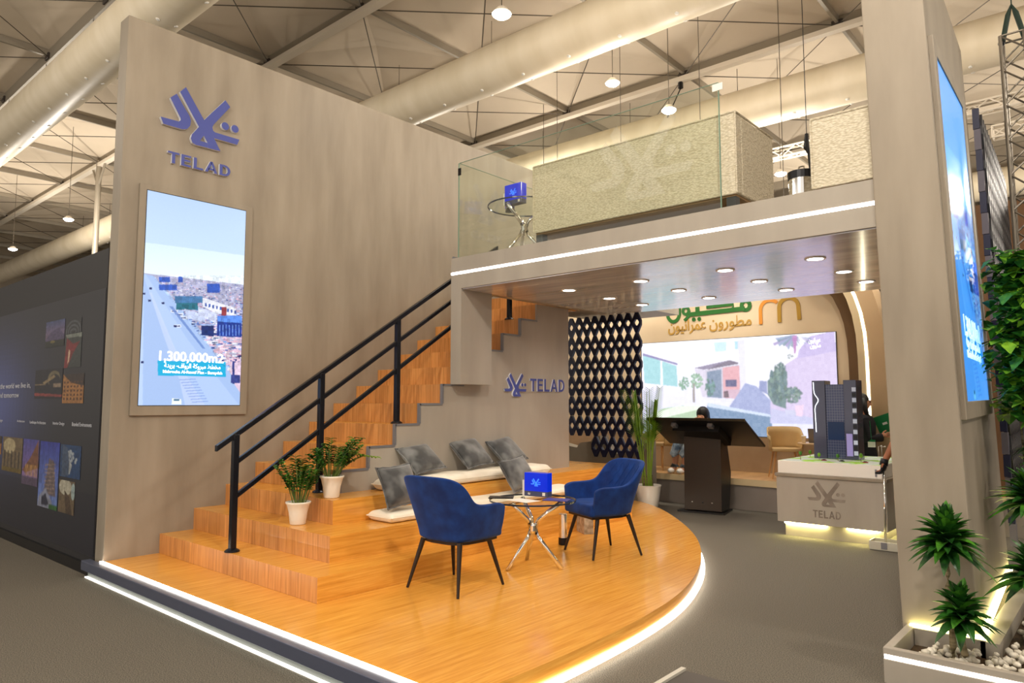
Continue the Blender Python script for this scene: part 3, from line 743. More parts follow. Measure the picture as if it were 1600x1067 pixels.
def photo(x0, z1, x1, z0, kind):
    p = Pic(64, 56, None, (0, 0, 0)); R_ = p.rect; r = p.rng
    if kind == 'mountain': p.grad([(0, 0), (1, 0), (1, 1), (0, 1)], (70, 84, 130), (130, 110, 140), 0, .6); p.poly([(0, .7), (.3, .42), (.5, .35), (.7, .3), (1, .6), (1, 1), (0, 1)], (86, 76, 112)); R_(0, .75, 1, 1, (40, 44, 40)); p.blob(.4, .8, .12, .05, (120, 110, 60))
    elif kind == 'dome': R_(0, 0, 1, 1, (44, 46, 52)); [p.blob(.5, .9 - .0 * k, .5 - .07 * k, .8 - .14 * k, (84, 88, 94) if k % 2 == 0 else (44, 46, 52)) for k in range(6)]
    elif kind == 'red': R_(0, 0, 1, 1, (60, 66, 66)); p.poly([(.1, .1), (.5, .3), (.9, .25), (.5, .6), (.2, 1), (0, 1)], (130, 40, 46)); p.poly([(.25, .45), (.35, .5), (.3, .8), (.2, .9)], (220, 190, 160)); p.poly([(0, 0), (1, 0), (1, .12), (.1, .1)], (130, 138, 130))
    elif kind == 'night': R_(0, 0, 1, 1, (32, 32, 44)); p.blob(.7, .35, .22, .28, (120, 110, 84)); p.blob(.72, .42, .2, .24, (40, 38, 46)); p.poly([(.3, .45), (.7, .2), (.75, .28), (.35, .52)], (150, 130, 96)); p.poly([(0, .8), (1, .88), (1, .95), (0, .9)], (150, 60, 60)); p.rect(.68, .5, .95, .62, (150, 130, 110)); R_(0, .5, .4, .54, (140, 120, 96))
    elif kind == 'gold': R_(0, 0, 1, 1, (58, 44, 40)); p.poly([(0, 0), (.4, .3), (1, .42), (1, 1), (0, 1)], (176, 122, 64)); [p.rect(.05 + .16 * i, .25 + .14 * j, .13 + .16 * i, .33 + .14 * j, (96, 60, 40)) for i in range(6) for j in range(5)]
    elif kind == 'hall': R_(0, 0, 1, 1, (122, 104, 76)); p.blob(.35, .25, .3, .22, (196, 180, 140)); [p.rect(.1 + .18 * i, .4, .15 + .18 * i, 1, (64, 54, 48)) for i in range(5)]; p.rect(0, .88, 1, 1, (120, 100, 40))
    elif kind == 'tower': p.grad([(0, 0), (1, 0), (1, 1), (0, 1)], (80, 80, 170), (150, 120, 170), 0, 1); p.poly([(.95, 0), (1, .6), (.2, .75), (0, .7), (.5, .4)], (130, 84, 60)); [p.rect(.2 + .1 * i, .55, .24 + .1 * i, .8, (220, 170, 90)) for i in range(8)]; R_(0, .82, 1, 1, (96, 80, 110))
    elif kind == 'spire': p.grad([(0, 0), (1, 0), (1, 1), (0, 1)], (50, 60, 170), (120, 150, 220), 0, 1); p.poly([(.5, .25), (.75, .28), (.9, .8), (.3, .8)], (112, 98, 104)); [p.poly([(.3, .35 + .06 * i), (.85, .32 + .06 * i), (.85, .335 + .06 * i), (.3, .37 + .06 * i)], (160, 140, 130)) for i in range(8)]; p.poly([(.05, .85), (.4, .7), (.75, .9), (.7, 1), (0, 1)], (150, 156, 180)); p.rect(.6, .93, 1, 1, (50, 110, 50)); p.poly([(.2, .85), (.4, .78), (.6, .95), (.2, .97)], (40, 44, 70))
    elif kind == 'coast': R_(0, 0, 1, 1, (30, 70, 120)); [p.blob(.3 + .5 * r.rand(), .15 + .4 * r.rand(), .05, .05, (170, 180, 190)) for _ in range(26)]; p.poly([(.1, .0), (.35, .1), (.5, .7), (.45, .95), (.1, 1)], (70, 90, 120)); p.poly([(.45, .5), (.6, .6), (.5, .9), (.45, .9)], (180, 186, 190))
    else: R_(0, 0, 1, 1, (118, 100, 76)); p.blob(.4, .2, .4, .25, (200, 196, 176)); p.poly([(.35, .3), (.7, .5), (.9, 1), (.5, 1)], (84, 66, 50)); p.blob(.9, .3, .12, .25, (170, 190, 190))
    p.a *= .6 * (1 + (np.kron(r.rand(14, 16, 1), np.ones((4, 4, 1))) - .5) * .5 + (r.rand(56, 64, 1) - .5) * .5); p.soft(1)
    pan = p.mesh('photo_print', PRINT, bw, L0 @ Vector((x0, -.006, z1)), (x1 - x0, 0, 0), (0, 0, z0 - z1))


for q in [(-1.92, 2.45, -1.315, 2.17, 'mountain'), (-1.28, 2.43, -.83, 2.28, 'dome'), (-1.28, 2.275, -.80, 1.93, 'red'), (-2.2, 1.935, -1.30, 1.62, 'night'), (-1.28, 1.865, -.68, 1.57, 'gold'),
          (-3.30, 1.17, -2.52, .77, 'hall'), (-2.49, 1.17, -1.93, .67, 'tower'), (-1.89, 1.165, -1.27, .48, 'spire'), (-1.24, 1.155, -.66, .835, 'coast'), (-1.23, .803, -.78, .483, 'interior'), (-4.2, 1.17, -3.36, .95, 'gold')]: photo(*q)
TX = mat('pale_print', srgb(190, 192, 200), .6)
for s_, x, z, h, wd in (('transforming the world we live in,', -4.35, 1.745, .09, 2.0), ('today and tomorrow', -4.0, 1.635, .09, 1.23), ('Planning & Urban Design', -4.2, 1.345, .045, .83), ('Architecture', -2.78, 1.352, .035, .29), ('Landscape Architecture', -2.3, 1.345, .045, .55), ('Interior Design', -1.52, 1.348, .045, .35), ('Branded Environments', -.945, 1.345, .055, .53)):
    text('caption', s_, TX, bw, h, L0 @ frameM((x, -.008, z), (1, 0, 0), (0, 0, 1)), .0005, 0, wd)
#NEXT

# ================================================================= SEATING
def cushion(name, label, x0, x1, y0, y1, z0, h, cat='cushion', group=None, ang=0):
    t = thing(name, label, cat, ((x0 + x1) / 2, (y0 + y1) / 2, z0), ang, group)
    a, b_ = (x1 - x0) / 2, (y1 - y0) / 2; g = G(); n, m_ = 8, 36
    def P(u, v, w_):
        # rounded slab: corners and edges eased, top slightly wavy
        e = .5 * h; dx, dy = max(0, abs(v) * a - (a - e)), max(0, abs(u) * b_ - (b_ - e)); q = min(1, math.hypot(dx, dy) / e)
        r_ = math.sqrt(max(0, 1 - q * q)); top = h * (.5 + .5 * (r_ * .8 + .2 * (1 - q))); bot = h * .5 * (1 - r_)
        return (v * a, u * b_, (top + .004 * math.sin(u * 11 + v * 3) * (1 - q)) if w_ else max(bot, .001))
    us = [math.sin((k / m_ * 2 - 1) * PI / 2) * .25 + (k / m_ * 2 - 1) * .75 for k in range(m_ + 1)]; us = [-1, -1 + .02, -1 + .04] + us[2:-2] + [1 - .04, 1 - .02, 1]; vs_ = [-1, -.93, -.82, -.6, -.2, .2, .6, .82, .93, 1]
    for w_ in (1, 0): g.grid([[P(u, v, w_) for v in vs_] for u in us])
    bmesh.ops.remove_doubles(g.bm, verts=g.bm.verts, dist=.0015)
    o = g.build('cushion_body', CREAM, t, smooth=True, sub=1)
    g = G(); e = .004
    g.tube([(-a + e, -b_ + e, h / 2), (a - e, -b_ + e, h / 2), (a - e, b_ - e, h / 2), (-a + e, b_ - e, h / 2), (-a + e, -b_ + e, h / 2)], .005, 5); g.build('piping', CREAM, t)
    return t


cushion('seat_cushion', 'long cream seat cushion on the upper bench step', 1.525, 1.86, 1.78, 4.15, zk(3) + .001, .115)
cushion('seat_cushion', 'long cream seat cushion on the lower bench step', 1.875, 2.215, 1.46, 4.25, zk(2) + .001, .09)


def pillow(label, bx, y0, y1, zb0, lean, roll=0., sz=(.42, .40), group='grey velvet pillows along the bench'):
    """stands with its lower edge at bx, leaning toward -x"""
    t = thing('throw_pillow', label, 'pillow', (bx, (y0 + y1) / 2, zb0), 0, group)
    M = Matrix.Translation((0, 0, .035)) @ Matrix.Rotation(-lean, 4, 'Y') @ Matrix.Rotation(roll, 4, 'X') @ Matrix.Translation((0, 0, sz[1] / 2))
    g = G(); n = 14
    def pt(u, v, s_):
        pin = 1 - .10 * (1 - abs(u) ** 1.0) * 0
        cu = u * (1 - .09 * (1 - v * v)); cv = v * (1 - .09 * (1 - u * u))
        d = .075 * max(0, (1 - u * u) * (1 - v * v)) ** .42
        return M @ Vector((s_ * (d + .003), cu * sz[0] / 2, cv * sz[1] / 2))
    for s_ in (1, -1): g.grid([[pt(i / n * 2 - 1, j / n * 2 - 1, s_) for j in range(n + 1)] for i in range(n + 1)])
    bmesh.ops.remove_doubles(g.bm, verts=g.bm.verts, dist=.0075)
    g.build('pillow_body', GREYV, t, smooth=True)
    g = G(); loop = []
    for a, b_ in ((-1, -1), (1, -1), (1, 1), (-1, 1)):
        c, d = {(-1, -1): (1, -1), (1, -1): (1, 1), (1, 1): (-1, 1), (-1, 1): (-1, -1)}[(a, b_)]
        for k in range(10):
            u, v = a + (c - a) * k / 10, b_ + (d - b_) * k / 10
            wob = 1 + .018 * math.sin(k * 4.1); p = pt(u, v, 0); loop.append(M @ ((M.inverted() @ p) * wob))
    loop.append(loop[0]); g.tube(loop, .008, 6); g.build('piping', GREYV, t)
    return t


pillow('grey velvet pillow standing at the near end of lower cushion', 2.16, 1.48, 1.86, zk(2) + .092, .42, .05, (.40, .38))
pillow('grey velvet pillow on upper cushion nearest the stairs', 1.755, 2.14, 2.56, zk(3) + .118, .85, .12, (.44, .36))
pillow('grey velvet pillow in the middle of the upper cushion', 1.74, 2.87, 3.29, zk(3) + .118, .80, .10, (.44, .39))
pillow('grey velvet pillow at the far end of upper cushion', 1.74, 3.47, 3.88, zk(3) + .118, .80, .18, (.44, .38))
pillow('grey velvet pillow on lower cushion behind the round table', 2.16, 3.10, 3.55, zk(2) + .092, .55, .12, (.44, .37))


# ---- blue armchairs
def armchair(label, loc, rz):
    t = thing('armchair', label, 'chair', loc, rz)
    # shell path in plan (local: faces +y)
    ctrl = [(-.285, .26), (-.30, .10), (-.285, -.08), (-.235, -.20), (-.12, -.245), (0, -.25), (.12, -.245), (.235, -.20), (.285, -.08), (.30, .10), (.285, .26)]
    path = smooth_pts(ctrl, 5); n = len(path)
    g = G(); rows = []; NV = 12; outer = []; inner = []
    for i, (x, y) in enumerate(path):
        s_ = abs(i / (n - 1) * 2 - 1)                       # 1 at the arm fronts, 0 at the back
        a = Vector(path[min(i + 1, n - 1)]) - Vector(path[max(i - 1, 0)]); nx, ny = a.y, -a.x; l = math.hypot(nx, ny); nx, ny = nx / l, ny / l
        back = 1 / (1 + math.exp((s_ - .47) * 19))
        front = max(0, (s_ - .86) / .14)
        top = .645 + .225 * back - .035 * front ** 2
        bot = .385
        lean = .12 * back
        ro, ri = [], []
        for k in range(NV + 1):
            v = k / NV; z = bot + (top - bot) * v
            fl = .012 * v + lean * max(0, v - .1) ** 1.3        # flare outward with height
            tuck = -.035 * (1 - v) ** 2
            th = .058 * (1 - .25 * v)
            ox, oy = x + nx * (fl + tuck), y + ny * (fl + tuck)
            ro.append((ox, oy, z)); ri.append((ox - nx * th, oy - ny * th, z))
        outer.append(ro); inner.append(ri)
    Vo = g.grid(outer); Vi = g.grid(inner)
    for A, B, C_, D in zip(Vo, Vo[1:], Vi, Vi[1:]):
        g.bm.faces.new([A[-1], B[-1], D[-1], C_[-1]]); g.bm.faces.new([A[0], C_[0], D[0], B[0]])
    for A, B in ((Vo[0], Vi[0]), (Vo[-1], Vi[-1])):
        for k in range(NV): g.bm.faces.new([A[k], A[k + 1], B[k + 1], B[k]])
    sh = g.build('backrest_shell', BLUEV, t, smooth=True, sub=1)
    sh.modifiers.new('b', 'BEVEL').width = .012; sh.modifiers.move(1, 0); sh.modifiers[0].segments = 2; sh.modifiers[0].limit_method = 'ANGLE'
    # quilting seams on the inner back
    g = G()
    for i in range(-3, 4):
        for sgn in (1, -1):
            pts = []
            for k in range(9):
                q = .5 + i * .075 + sgn * (k / 8 - .5) * .16
                idx = int(round(q * (n - 1)))
                if .27 < q < .73:
                    kk = 4 + int(k / 8 * (NV - 5)); p = inner[idx][min(kk, NV - 1)]; p2 = outer[idx][min(kk, NV - 1)]
                    d = Vector((p[0] - p2[0], p[1] - p2[1], 0)).normalized() * .001; pts.append((p[0] + d.x, p[1] + d.y, p[2]))
            if len(pts) > 2: g.tube(pts, .0022, 4)
    g.build('quilting', BLUEV, sh)
    g = G(); poly = [(-.245, .285), (-.262, .1), (-.24, -.09), (-.19, -.18), (-.09, -.21), (.09, -.21), (.19, -.18), (.24, -.09), (.262, .1), (.245, .285)]
    g.prism(poly, lambda u, v, d: (u, v, d), .375, .485)
    g.build('seat', BLUEV, t, bevel=.022, smooth=True)
    g = G(); g.prism([(u * .88, v * .88) for u, v in poly], lambda u, v, d: (u, v, d), .352, .374); g.build('underframe', LEGM, t)
    for sx in (-1, 1):
        for sy in (-1, 1):
            g = G(); g.tube([(sx * .19, sy * .165 + .01, .37), (sx * .262, sy * .262 + .01, .002)], [.021, .0105], 12); g.build('leg', LEGM, t, smooth=False)
    return t


armchair('blue velvet armchair seen from behind, left of the table', (2.988, 1.468, .16), math.radians(3))
armchair('blue velvet armchair with quilted back, right of the table', (3.158, 3.265, .16), math.radians(156))


# ---- round glass tables on clear legs
def glass_table(label, loc, H, R_, rz=0, legm=CHROME):
    t = thing('side_table', label, 'table', loc, rz)
    g = G(); g.lathe([(R_ - .004, H - .012), (R_, H - .009), (R_, H - .003), (R_ - .004, H)], (0, 0, 0), 64); g.build('tabletop', GLASS, t, label='clear round glass top')
    g = G(); g.ring([(R_ * math.cos(a * PI / 32), R_ * math.sin(a * PI / 32)) for a in range(64)], [((R_ - .007) * math.cos(a * PI / 32), (R_ - .007) * math.sin(a * PI / 32)) for a in range(64)], lambda u, v, d: (u * 1.001, v * 1.001, d), H - .0125, H + .0005)
    g.build('rim', mat('dark_glass_edge', srgb(40, 48, 60), .2), t)
    for k, a in enumerate((-104, 17, 141)):
        c, s_ = math.cos(math.radians(a)), math.sin(math.radians(a)); c2, s2 = math.cos(math.radians(a + 10)), math.sin(math.radians(a + 10))
        g = G(); g.tube([(c * .27, s_ * .27, .004), (c * .055, s_ * .055, H * .43), (c * .038, s_ * .038, H * .48), (c * .038, s_ * .038, H * .66), (c * .06, s_ * .06, H * .71), (c2 * .25, s2 * .25, H - .018)], [.020, .019, .018, .018, .019, .020], 10)
        lg = g.build('leg', legm, t, smooth=True)
        g = G(); g.lathe([(.022, 0), (.022, .006), (.012, .012)], (c2 * .25, s2 * .25, H - .026), 14); g.build('pad', legm, lg)
    g = G(); g.lathe([(.03, H * .50), (.034, H * .53), (.034, H * .61), (.03, H * .64)], (0, 0, 0), 16); g.build('hub', legm, t)
    return t


TBX, TBY, TBZ = 3.02, 2.38, .16
glass_table('round glass coffee table on bent chrome legs between the armchairs', (TBX, TBY, TBZ), .575, .38)
TT = TBZ + .575 + .0012
BLIT = mat('blue_backlit_acrylic', srgb(10, 40, 190), .15, emit=srgb(4, 40, 210), es=.55, coat=.5)
BLOGO = mat('light_blue_mark', srgb(60, 130, 250), .3, emit=srgb(50, 120, 250), es=.8)


def holder(label, loc, rz, w_=.24, h=.21, group=None):
    t = thing('brochure_holder', label, 'brochure holder', loc, rz, group)
    g = G(); g.box(-w_ / 2, w_ / 2, -.03, .05, 0, .045); g.build('base', mat('slate_acrylic', srgb(70, 78, 110), .3), t)
    g = G(); g.box(-w_ / 2, w_ / 2, -.033, .053, .0455, h); g.build('block', BLIT, t, bevel=.003, label='glowing blue block')
    g = G(); emblem(g, frameM((0, -.0335, h * .6), (1, 0, 0), (0, 0, 1)), w_ * .42, .002); g.build('emblem', BLOGO, t, label='light blue emblem')
    g = G(); emblem(g, frameM((-w_ * .3, -.0305, .023), (1, 0, 0), (0, 0, 1)), w_ * .13, .0015); g.build('emblem', WHITE, t, label='small white emblem')
    g = G(); g.box(w_ * .28, w_ * .40, -.0315, -.0302, .01, .038); g.build('sticker', WHITE, t)
    for i in range(4):
        g = G(); g.box(-w_ / 2 - .022, -w_ / 2 - .004, -.03 + i * .02, -.018 + i * .02, .002, .14 - .012 * (i % 2)); g.build('leaflet', [WHITE, mat('leaflet_tan', srgb(170, 130, 110), .6), NAVY, WHITE][i], t)
    return t


holder('glowing blue brochure holder standing on the coffee table', (2.93, 2.56, TT), math.radians(8))
t = thing('tablet', 'thin dark tablet lying at the table edge by left chair', 'tablet', (2.75, 2.27, TT), math.radians(38))
g = G(); g.box(-.11, .11, -.075, .075, 0, .008); g.build('body', BLK, t, bevel=.003)
g = G(); g.box(-.102, .102, -.067, .067, .0082, .009); g.build('glass', mat('dark_glass', srgb(60, 54, 50), .15), t)
g = G(); g.prism([(-.12, -.09), (.13, -.11), (.15, .06), (-.09, .08)], lambda u, v, d: (u + 3.0, v + 2.27, d), TT, TT + .0015); tag(g.build('paper_sheet', mat('paper', srgb(240, 234, 226), .8)), 'white paper sheet on the near side of the coffee table', 'paper')
t = thing('brochure', 'dark blue brochure lying on right side of coffee table', 'brochure', (3.22, 2.47, TT), math.radians(20))
g = G(); g.box(-.11, .11, -.08, .08, 0, .006); g.build('cover', mat('brochure_blue', srgb(58, 58, 130), .4), t)
g = G(); g.box(-.108, .112, -.078, .078, .0061, .0068); g.build('page', mat('brochure_blue_top', srgb(74, 72, 150), .4), t)

# paper bag and steel tumbler on the platform
t = thing('paper_bag', 'small brown marbled paper bag on the platform beside lower bench', 'bag', (2.41, 4.02, .161), math.radians(-35))
g = G(); g.hexa([(-.13, -.055, 0), (.13, -.055, 0), (.13, .055, 0), (-.13, .055, 0), (-.13, -.05, .22), (.13, -.05, .22), (.13, .05, .22), (-.13, .05, .22)])
g.build('bag_body', noise_mat('marbled_paper', srgb(150, 134, 112), srgb(196, 182, 158), (1, 1, 1), 22., 6, .7), t)
g = G(); g.tube([(-.05, -.056, .2), (-.045, -.058, .25), (0, -.058, .27), (.045, -.058, .25), (.05, -.056, .2)], .003, 5); g.build('handle', mat('cord_beige', srgb(200, 180, 150), .8), t)
t = thing('ashtray_bin', 'slim steel cylinder with black foot behind the coffee table', 'tumbler', (2.64, 3.32, .161))
g = G(); g.lathe([(.042, .07), (.042, .30), (.036, .305)], (0, 0, 0), 24); g.build('body', CHROME, t, smooth=False)
g = G(); g.lathe([(.045, 0), (.047, .01), (.047, .07), (.04, .0705)], (0, 0, 0), 24); g.build('foot', BLK, t)


# ================================================================= PLANTS
def leaf(g, base, dirv, length, width, droop=.3, upv=(0, 0, 1), seg=4, fold=.25, prof=None):
    d = Vector(dirv).normalized(); side = d.cross(Vector(upv))
    if side.length < .05: side = d.cross(Vector((1, 0, 0)))
    side.normalize(); nrm = side.cross(d).normalized(); p = Vector(base); L_ = []
    for k in range(seg + 1):
        t = k / seg
        wd = width * (prof(t) if prof else math.sin(PI * min(1, t * .92 + .06)) ** .8)
        c = p + d * (length * t) - Vector((0, 0, 1)) * (droop * length * t * t)
        L_.append((c - side * wd / 2 + nrm * fold * wd, c, c + side * wd / 2 + nrm * fold * wd))
    V = [[g.bm.verts.new(q) for q in r] for r in L_]
    for A, B in zip(V, V[1:]):
        for i in (0, 1): g.bm.faces.new([A[i], A[i + 1], B[i + 1], B[i]])


def zz_plant(label, loc, h, seed, lean=(0, 0)):
    R_ = random.Random(seed)
    t = thing('potted_plant', label, 'plant', loc)
    g = G(); g.lathe([(.062, 0), (.066, .008), (.078, .10), (.094, .165), (.106, .178), (.106, .19), (.097, .19), (.09, .175)], (0, 0, 0), 32); g.build('pot', POTW, t, smooth=True)
    g = G(); g.lathe([(.088, .165), (.087, .172)], (0, 0, 0), 24); g.build('soil', SOIL, t)
    gs, gl, gd = G(), G(), G()
    for i in range(22):
        a = R_.random() * 2 * PI; rr = .02 + .045 * R_.random(); hh = h * (.55 + .5 * R_.random()); sp = (.10 + .13 * R_.random())
        b0 = Vector((rr * math.cos(a), rr * math.sin(a), .17)); tip = b0 + Vector((sp * math.cos(a) + lean[0], sp * math.sin(a) + lean[1], hh)); mid = (b0 + tip) / 2 + Vector((-.02 * math.cos(a), -.02 * math.sin(a), .04))
        gs.tube([b0, mid, tip], [.005, .004, .002], 5)
        for k in range(9):
            q = .35 + .65 * k / 9; p = b0 * (1 - q) ** 2 + mid * 2 * q * (1 - q) + tip * q * q
            for sgn in (1, -1):
                aa = a + sgn * (1.2 + .5 * R_.random())
                leaf(gl if R_.random() < .6 else gd, p, (math.cos(aa), math.sin(aa), .35 + .5 * R_.random()), .058 + .03 * R_.random(), .030, .35, seg=3)
    gs.build('stems', STEM, t); gl.build('foliage', LEAF, t, label='bright green leaflets'); gd.build('foliage', LEAFD, t, label='dark green leaflets')
    return t


zz_plant('bushy green plant in white pot on the second step', (1.60, .955, zk(2) + .001), .42, 3, (0, 0))
p2 = zz_plant('leafy plant in white pot on third step by the post', (1.70, 1.22, zk(3) + .001), .34, 11, (.02, .04))
g = G(); R_ = random.Random(5)
bs = Vector((.03, .0, .28)); ti = Vector((.20, .32, .34)); g.tube([bs, (bs + ti) / 2 + Vector((0, 0, .07)), ti], [.004, .003, .002], 5)
for k in range(6):
    p = bs.lerp(ti, .55 + .45 * k / 5) + Vector((0, 0, .05 * (1 - k / 5)))
    for sg_ in (1, -1): leaf(g, p, (sg_ * .7, .5, .2), .055, .03, .5, seg=3)
g.build('drooping_branch', LEAFY, p2, label='yellow green drooping branch')

# tall palm behind right chair
t = thing('potted_palm', 'tall slim palm in large white pot beside the kiosk', 'plant', (1.42, 7.2, 0))
t.location = (1.52, 6.90, 0)
g = G(); g.lathe([(.125, 0), (.135, .012), (.165, .18), (.188, .33), (.195, .345), (.195, .36), (.18, .36), (.172, .33)], (0, 0, 0), 36); g.build('pot', POTW, t, smooth=True)
g = G(); g.lathe([(.172, .32), (.17, .33)], (0, 0, 0), 24); g.build('soil', SOIL, t)
gs, gl = G(), G(); R_ = random.Random(2)
for i in range(12):
    a = R_.random() * 2 * PI; rr = .03 + .05 * R_.random(); b0 = Vector((rr * math.cos(a), rr * math.sin(a), .33)); hh = .95 + .68 * R_.random(); sp = .06 + .26 * R_.random()
    tip = b0 + Vector((sp * math.cos(a) - (.12 if i % 3 == 0 else 0), sp * math.sin(a) * .6 - .05, hh)); mid = (b0 + tip) / 2 + Vector((0, 0, .15))
    gs.tube([b0, mid, tip], [.011, .008, .003], 6)
    for k in range(24):
        q = .45 + .55 * k / 24; p = b0 * (1 - q) ** 2 + mid * 2 * q * (1 - q) + tip * q * q
        dt = (tip - mid).normalized()
        for s_ in (1, -1):
            sd = Vector((math.cos(a + 1.57) * s_, math.sin(a + 1.57) * s_, 0)) * 1.15
            leaf(gl, p, dt + sd, .19 * (1.05 - .5 * (k / 24)), .017, .12, seg=3)
gs.build('stems', mat('palm_stem', srgb(130, 160, 50), .5), t); gl.build('fronds', LEAFY, t)
g = G()
for i in range(16):
    a = i * 2.4; r_ = .03 + .05 * (i % 4) / 4; g.tube([(r_ * math.cos(a), r_ * math.sin(a), .325), (r_ * math.cos(a) * .95, r_ * math.sin(a) * .95, .50)], [.016, .010], 6)
g.build('brown_sheath', TRUNK, t)


# dracaena palms in planter
def dracaena(label, base, stem_top, r, n=60, seed=1, lean=(0, 0), m=LEAFD):
    R_ = random.Random(seed); t = thing('dracaena_plant', label, 'plant', base)
    H2 = stem_top
    g = G(); pts = [(lean[0] * k / 8 + .006 * math.sin(k), lean[1] * k / 8, -.02 + (H2 + .02) * k / 8) for k in range(9)]; g.tube(pts, [.020 - .0008 * k for k in range(9)], 10); g.build('trunk', TRUNK, t)
    g1, g2 = G(), G()
    for i in range(n):
        a = i * 2.399; q = i / n; el = -.25 + 1.55 * q + .25 * R_.random(); z = H2 - .03 + .12 * q
        d = (math.cos(a) * math.cos(el), math.sin(a) * math.cos(el), math.sin(el))
        leaf(g1 if i % 3 else g2, (lean[0], lean[1], z), d, r * (.8 + .4 * R_.random()) * (1 - .25 * q), .072, .16 + .26 * (1 - q), seg=6, prof=lambda t: (.45 + 1.1 * t) if t < .45 else max(.02, .95 * (1 - (t - .45) / .55) ** .7))
    g1.build('crown', m, t); g2.build('crown', LEAF, t, label='lighter green blades')
    return t


ZP = .15
# ================================================================= PLANTER
pn = thing('planter', 'low cement planter with light line around the slab wall foot', 'planter', (6.5, 2.3, 0)); L0 = local(pn)
g = G(); g.box(5.88, 8.2, 2.03, 2.075, .0, .135).box(5.88, 8.2, 2.03, 2.075, .158, .195).box(5.88, 8.2, 2.045, 2.075, .135, .158)
g.box(5.88, 5.925, 2.075, 2.60, 0, .195)
g.xf(L0).build('wall_panel', CONC2, pn, bevel=.003)
g = G(); g.box(5.885, 8.2, 2.028, 2.044, .136, .157); g.xf(L0).build('led_strip', LEDW, pn, label='white light strip along the front')
g = G(); g.box(5.93, 8.2, 2.076, 5.2, .0, .09); g.xf(L0).build('bed', SOIL, pn)
g = G(); g.box(5.93, 6.30, 2.55, 2.595, .09, .19).box(6.275, 6.37, 2.55, 4.95, .09, .185); g.xf(L0).build('ledge', CONC2, pn)
g = G(); g.box(5.90, 6.30, 2.57, 2.597, .186, .204); g.xf(L0).build('led_strip', LEDY, pn, label='yellow light strip at foot of the slab wall')
g = G(); g.hexa([(6.268, 2.60, .186), (6.295, 2.60, .186), (6.185, 4.95, .186), (6.158, 4.95, .186), (6.268, 2.60, .204), (6.295, 2.60, .204), (6.185, 4.95, .204), (6.158, 4.95, .204)]); g.xf(L0).build('led_strip', LEDY, pn)
g = G(); R_ = random.Random(9)
for i in range(1500):
    x, y = 6.02 + 1.9 * R_.random() ** 1.1, 2.10 + 2.4 * R_.random() ** 1.6
    if y > 2.52 and x < 6.40: continue
    if x < 6.05 and y > 2.3: continue
    s_ = .016 + .016 * R_.random(); bmesh.ops.create_icosphere(g.bm, subdivisions=1, radius=1, matrix=Matrix.Translation((x, y, .10 + .055 * R_.random())) @ Matrix.Rotation(R_.random() * 6, 4, (R_.random(), R_.random(), 1)) @ Matrix.Diagonal((s_, s_ * (.7 + .3 * R_.random()), s_ * .7, 1)))
tag(g.build('pebbles', PEB, smooth=True), 'heaped white pebbles filling the planter', 'pebbles', kind='stuff')
dracaena('tall dracaena with dark green crown in front of slab wall', (6.165, 2.36, .12), .63, .225, 110, 1, (-.005, .01))
dracaena('short dracaena beside the tall one in the planter corner', (6.235, 2.27, .12), .25, .195, 70, 4)
dracaena('bushy dracaena at the right edge above the pebbles', (6.52, 2.9, .10), .42, .26, 80, 6)
dracaena('dark leafy dracaena standing behind the others near wall lights', (6.47, 3.55, .10), .80, .28, 90, 8)

# climbing greenery beside slab wall
def ivy(name, label, c, r, n, seed, m=LEAF, m2=LEAFD, s_=(.07, .06), stalk=None):
    R_ = random.Random(seed); t = thing(name, label, 'plant', (c[0], c[1], stalk if stalk is not None else 0))
    g1, g2, gs = G(), G(), G()
    for i in range(n):
        u, v, q = R_.gauss(0, .45), R_.gauss(0, .45), R_.uniform(-1, 1)
        p = (u * r[0], v * r[1], c[2] + q * r[2] - (stalk or 0)); a = R_.random() * 2 * PI
        leaf(g1 if R_.random() < .45 else g2, p, (math.cos(a), math.sin(a), R_.uniform(-.6, .6)), s_[0] * (.7 + .6 * R_.random()), s_[1], .4, seg=2, fold=.1)
    for i in range(10):
        a = R_.uniform(-1, 1) * r[0] * .4; b_ = R_.uniform(-1, 1) * r[1] * .4
        gs.tube([(a * .3, b_ * .3, 0), (a, b_, (c[2] - (stalk or 0)) * .6), (a * 1.4, b_ * 1.4, c[2] - (stalk or 0) + r[2] * .8)], .008, 5)
    g1.build('foliage', m, t, label='light green leaves'); g2.build('foliage', m2, t, label='dark green leaves'); gs.build('stems', TRUNK, t)
    return t


ivy('climbing_plant', 'tall climbing greenery covering the dark lattice on the right', (6.44, 4.2, 2.1), (.20, .32, .62), 1700, 3, m=LEAFY, m2=LEAF, s_=(.10, .10), stalk=.1)
ivy('climbing_plant', 'lower greenery below the climbing plant at right edge', (6.56, 4.0, 1.0), (.16, .3, .32), 500, 5, m=LEAFD, s_=(.10, .07), stalk=.1)
#NEXT

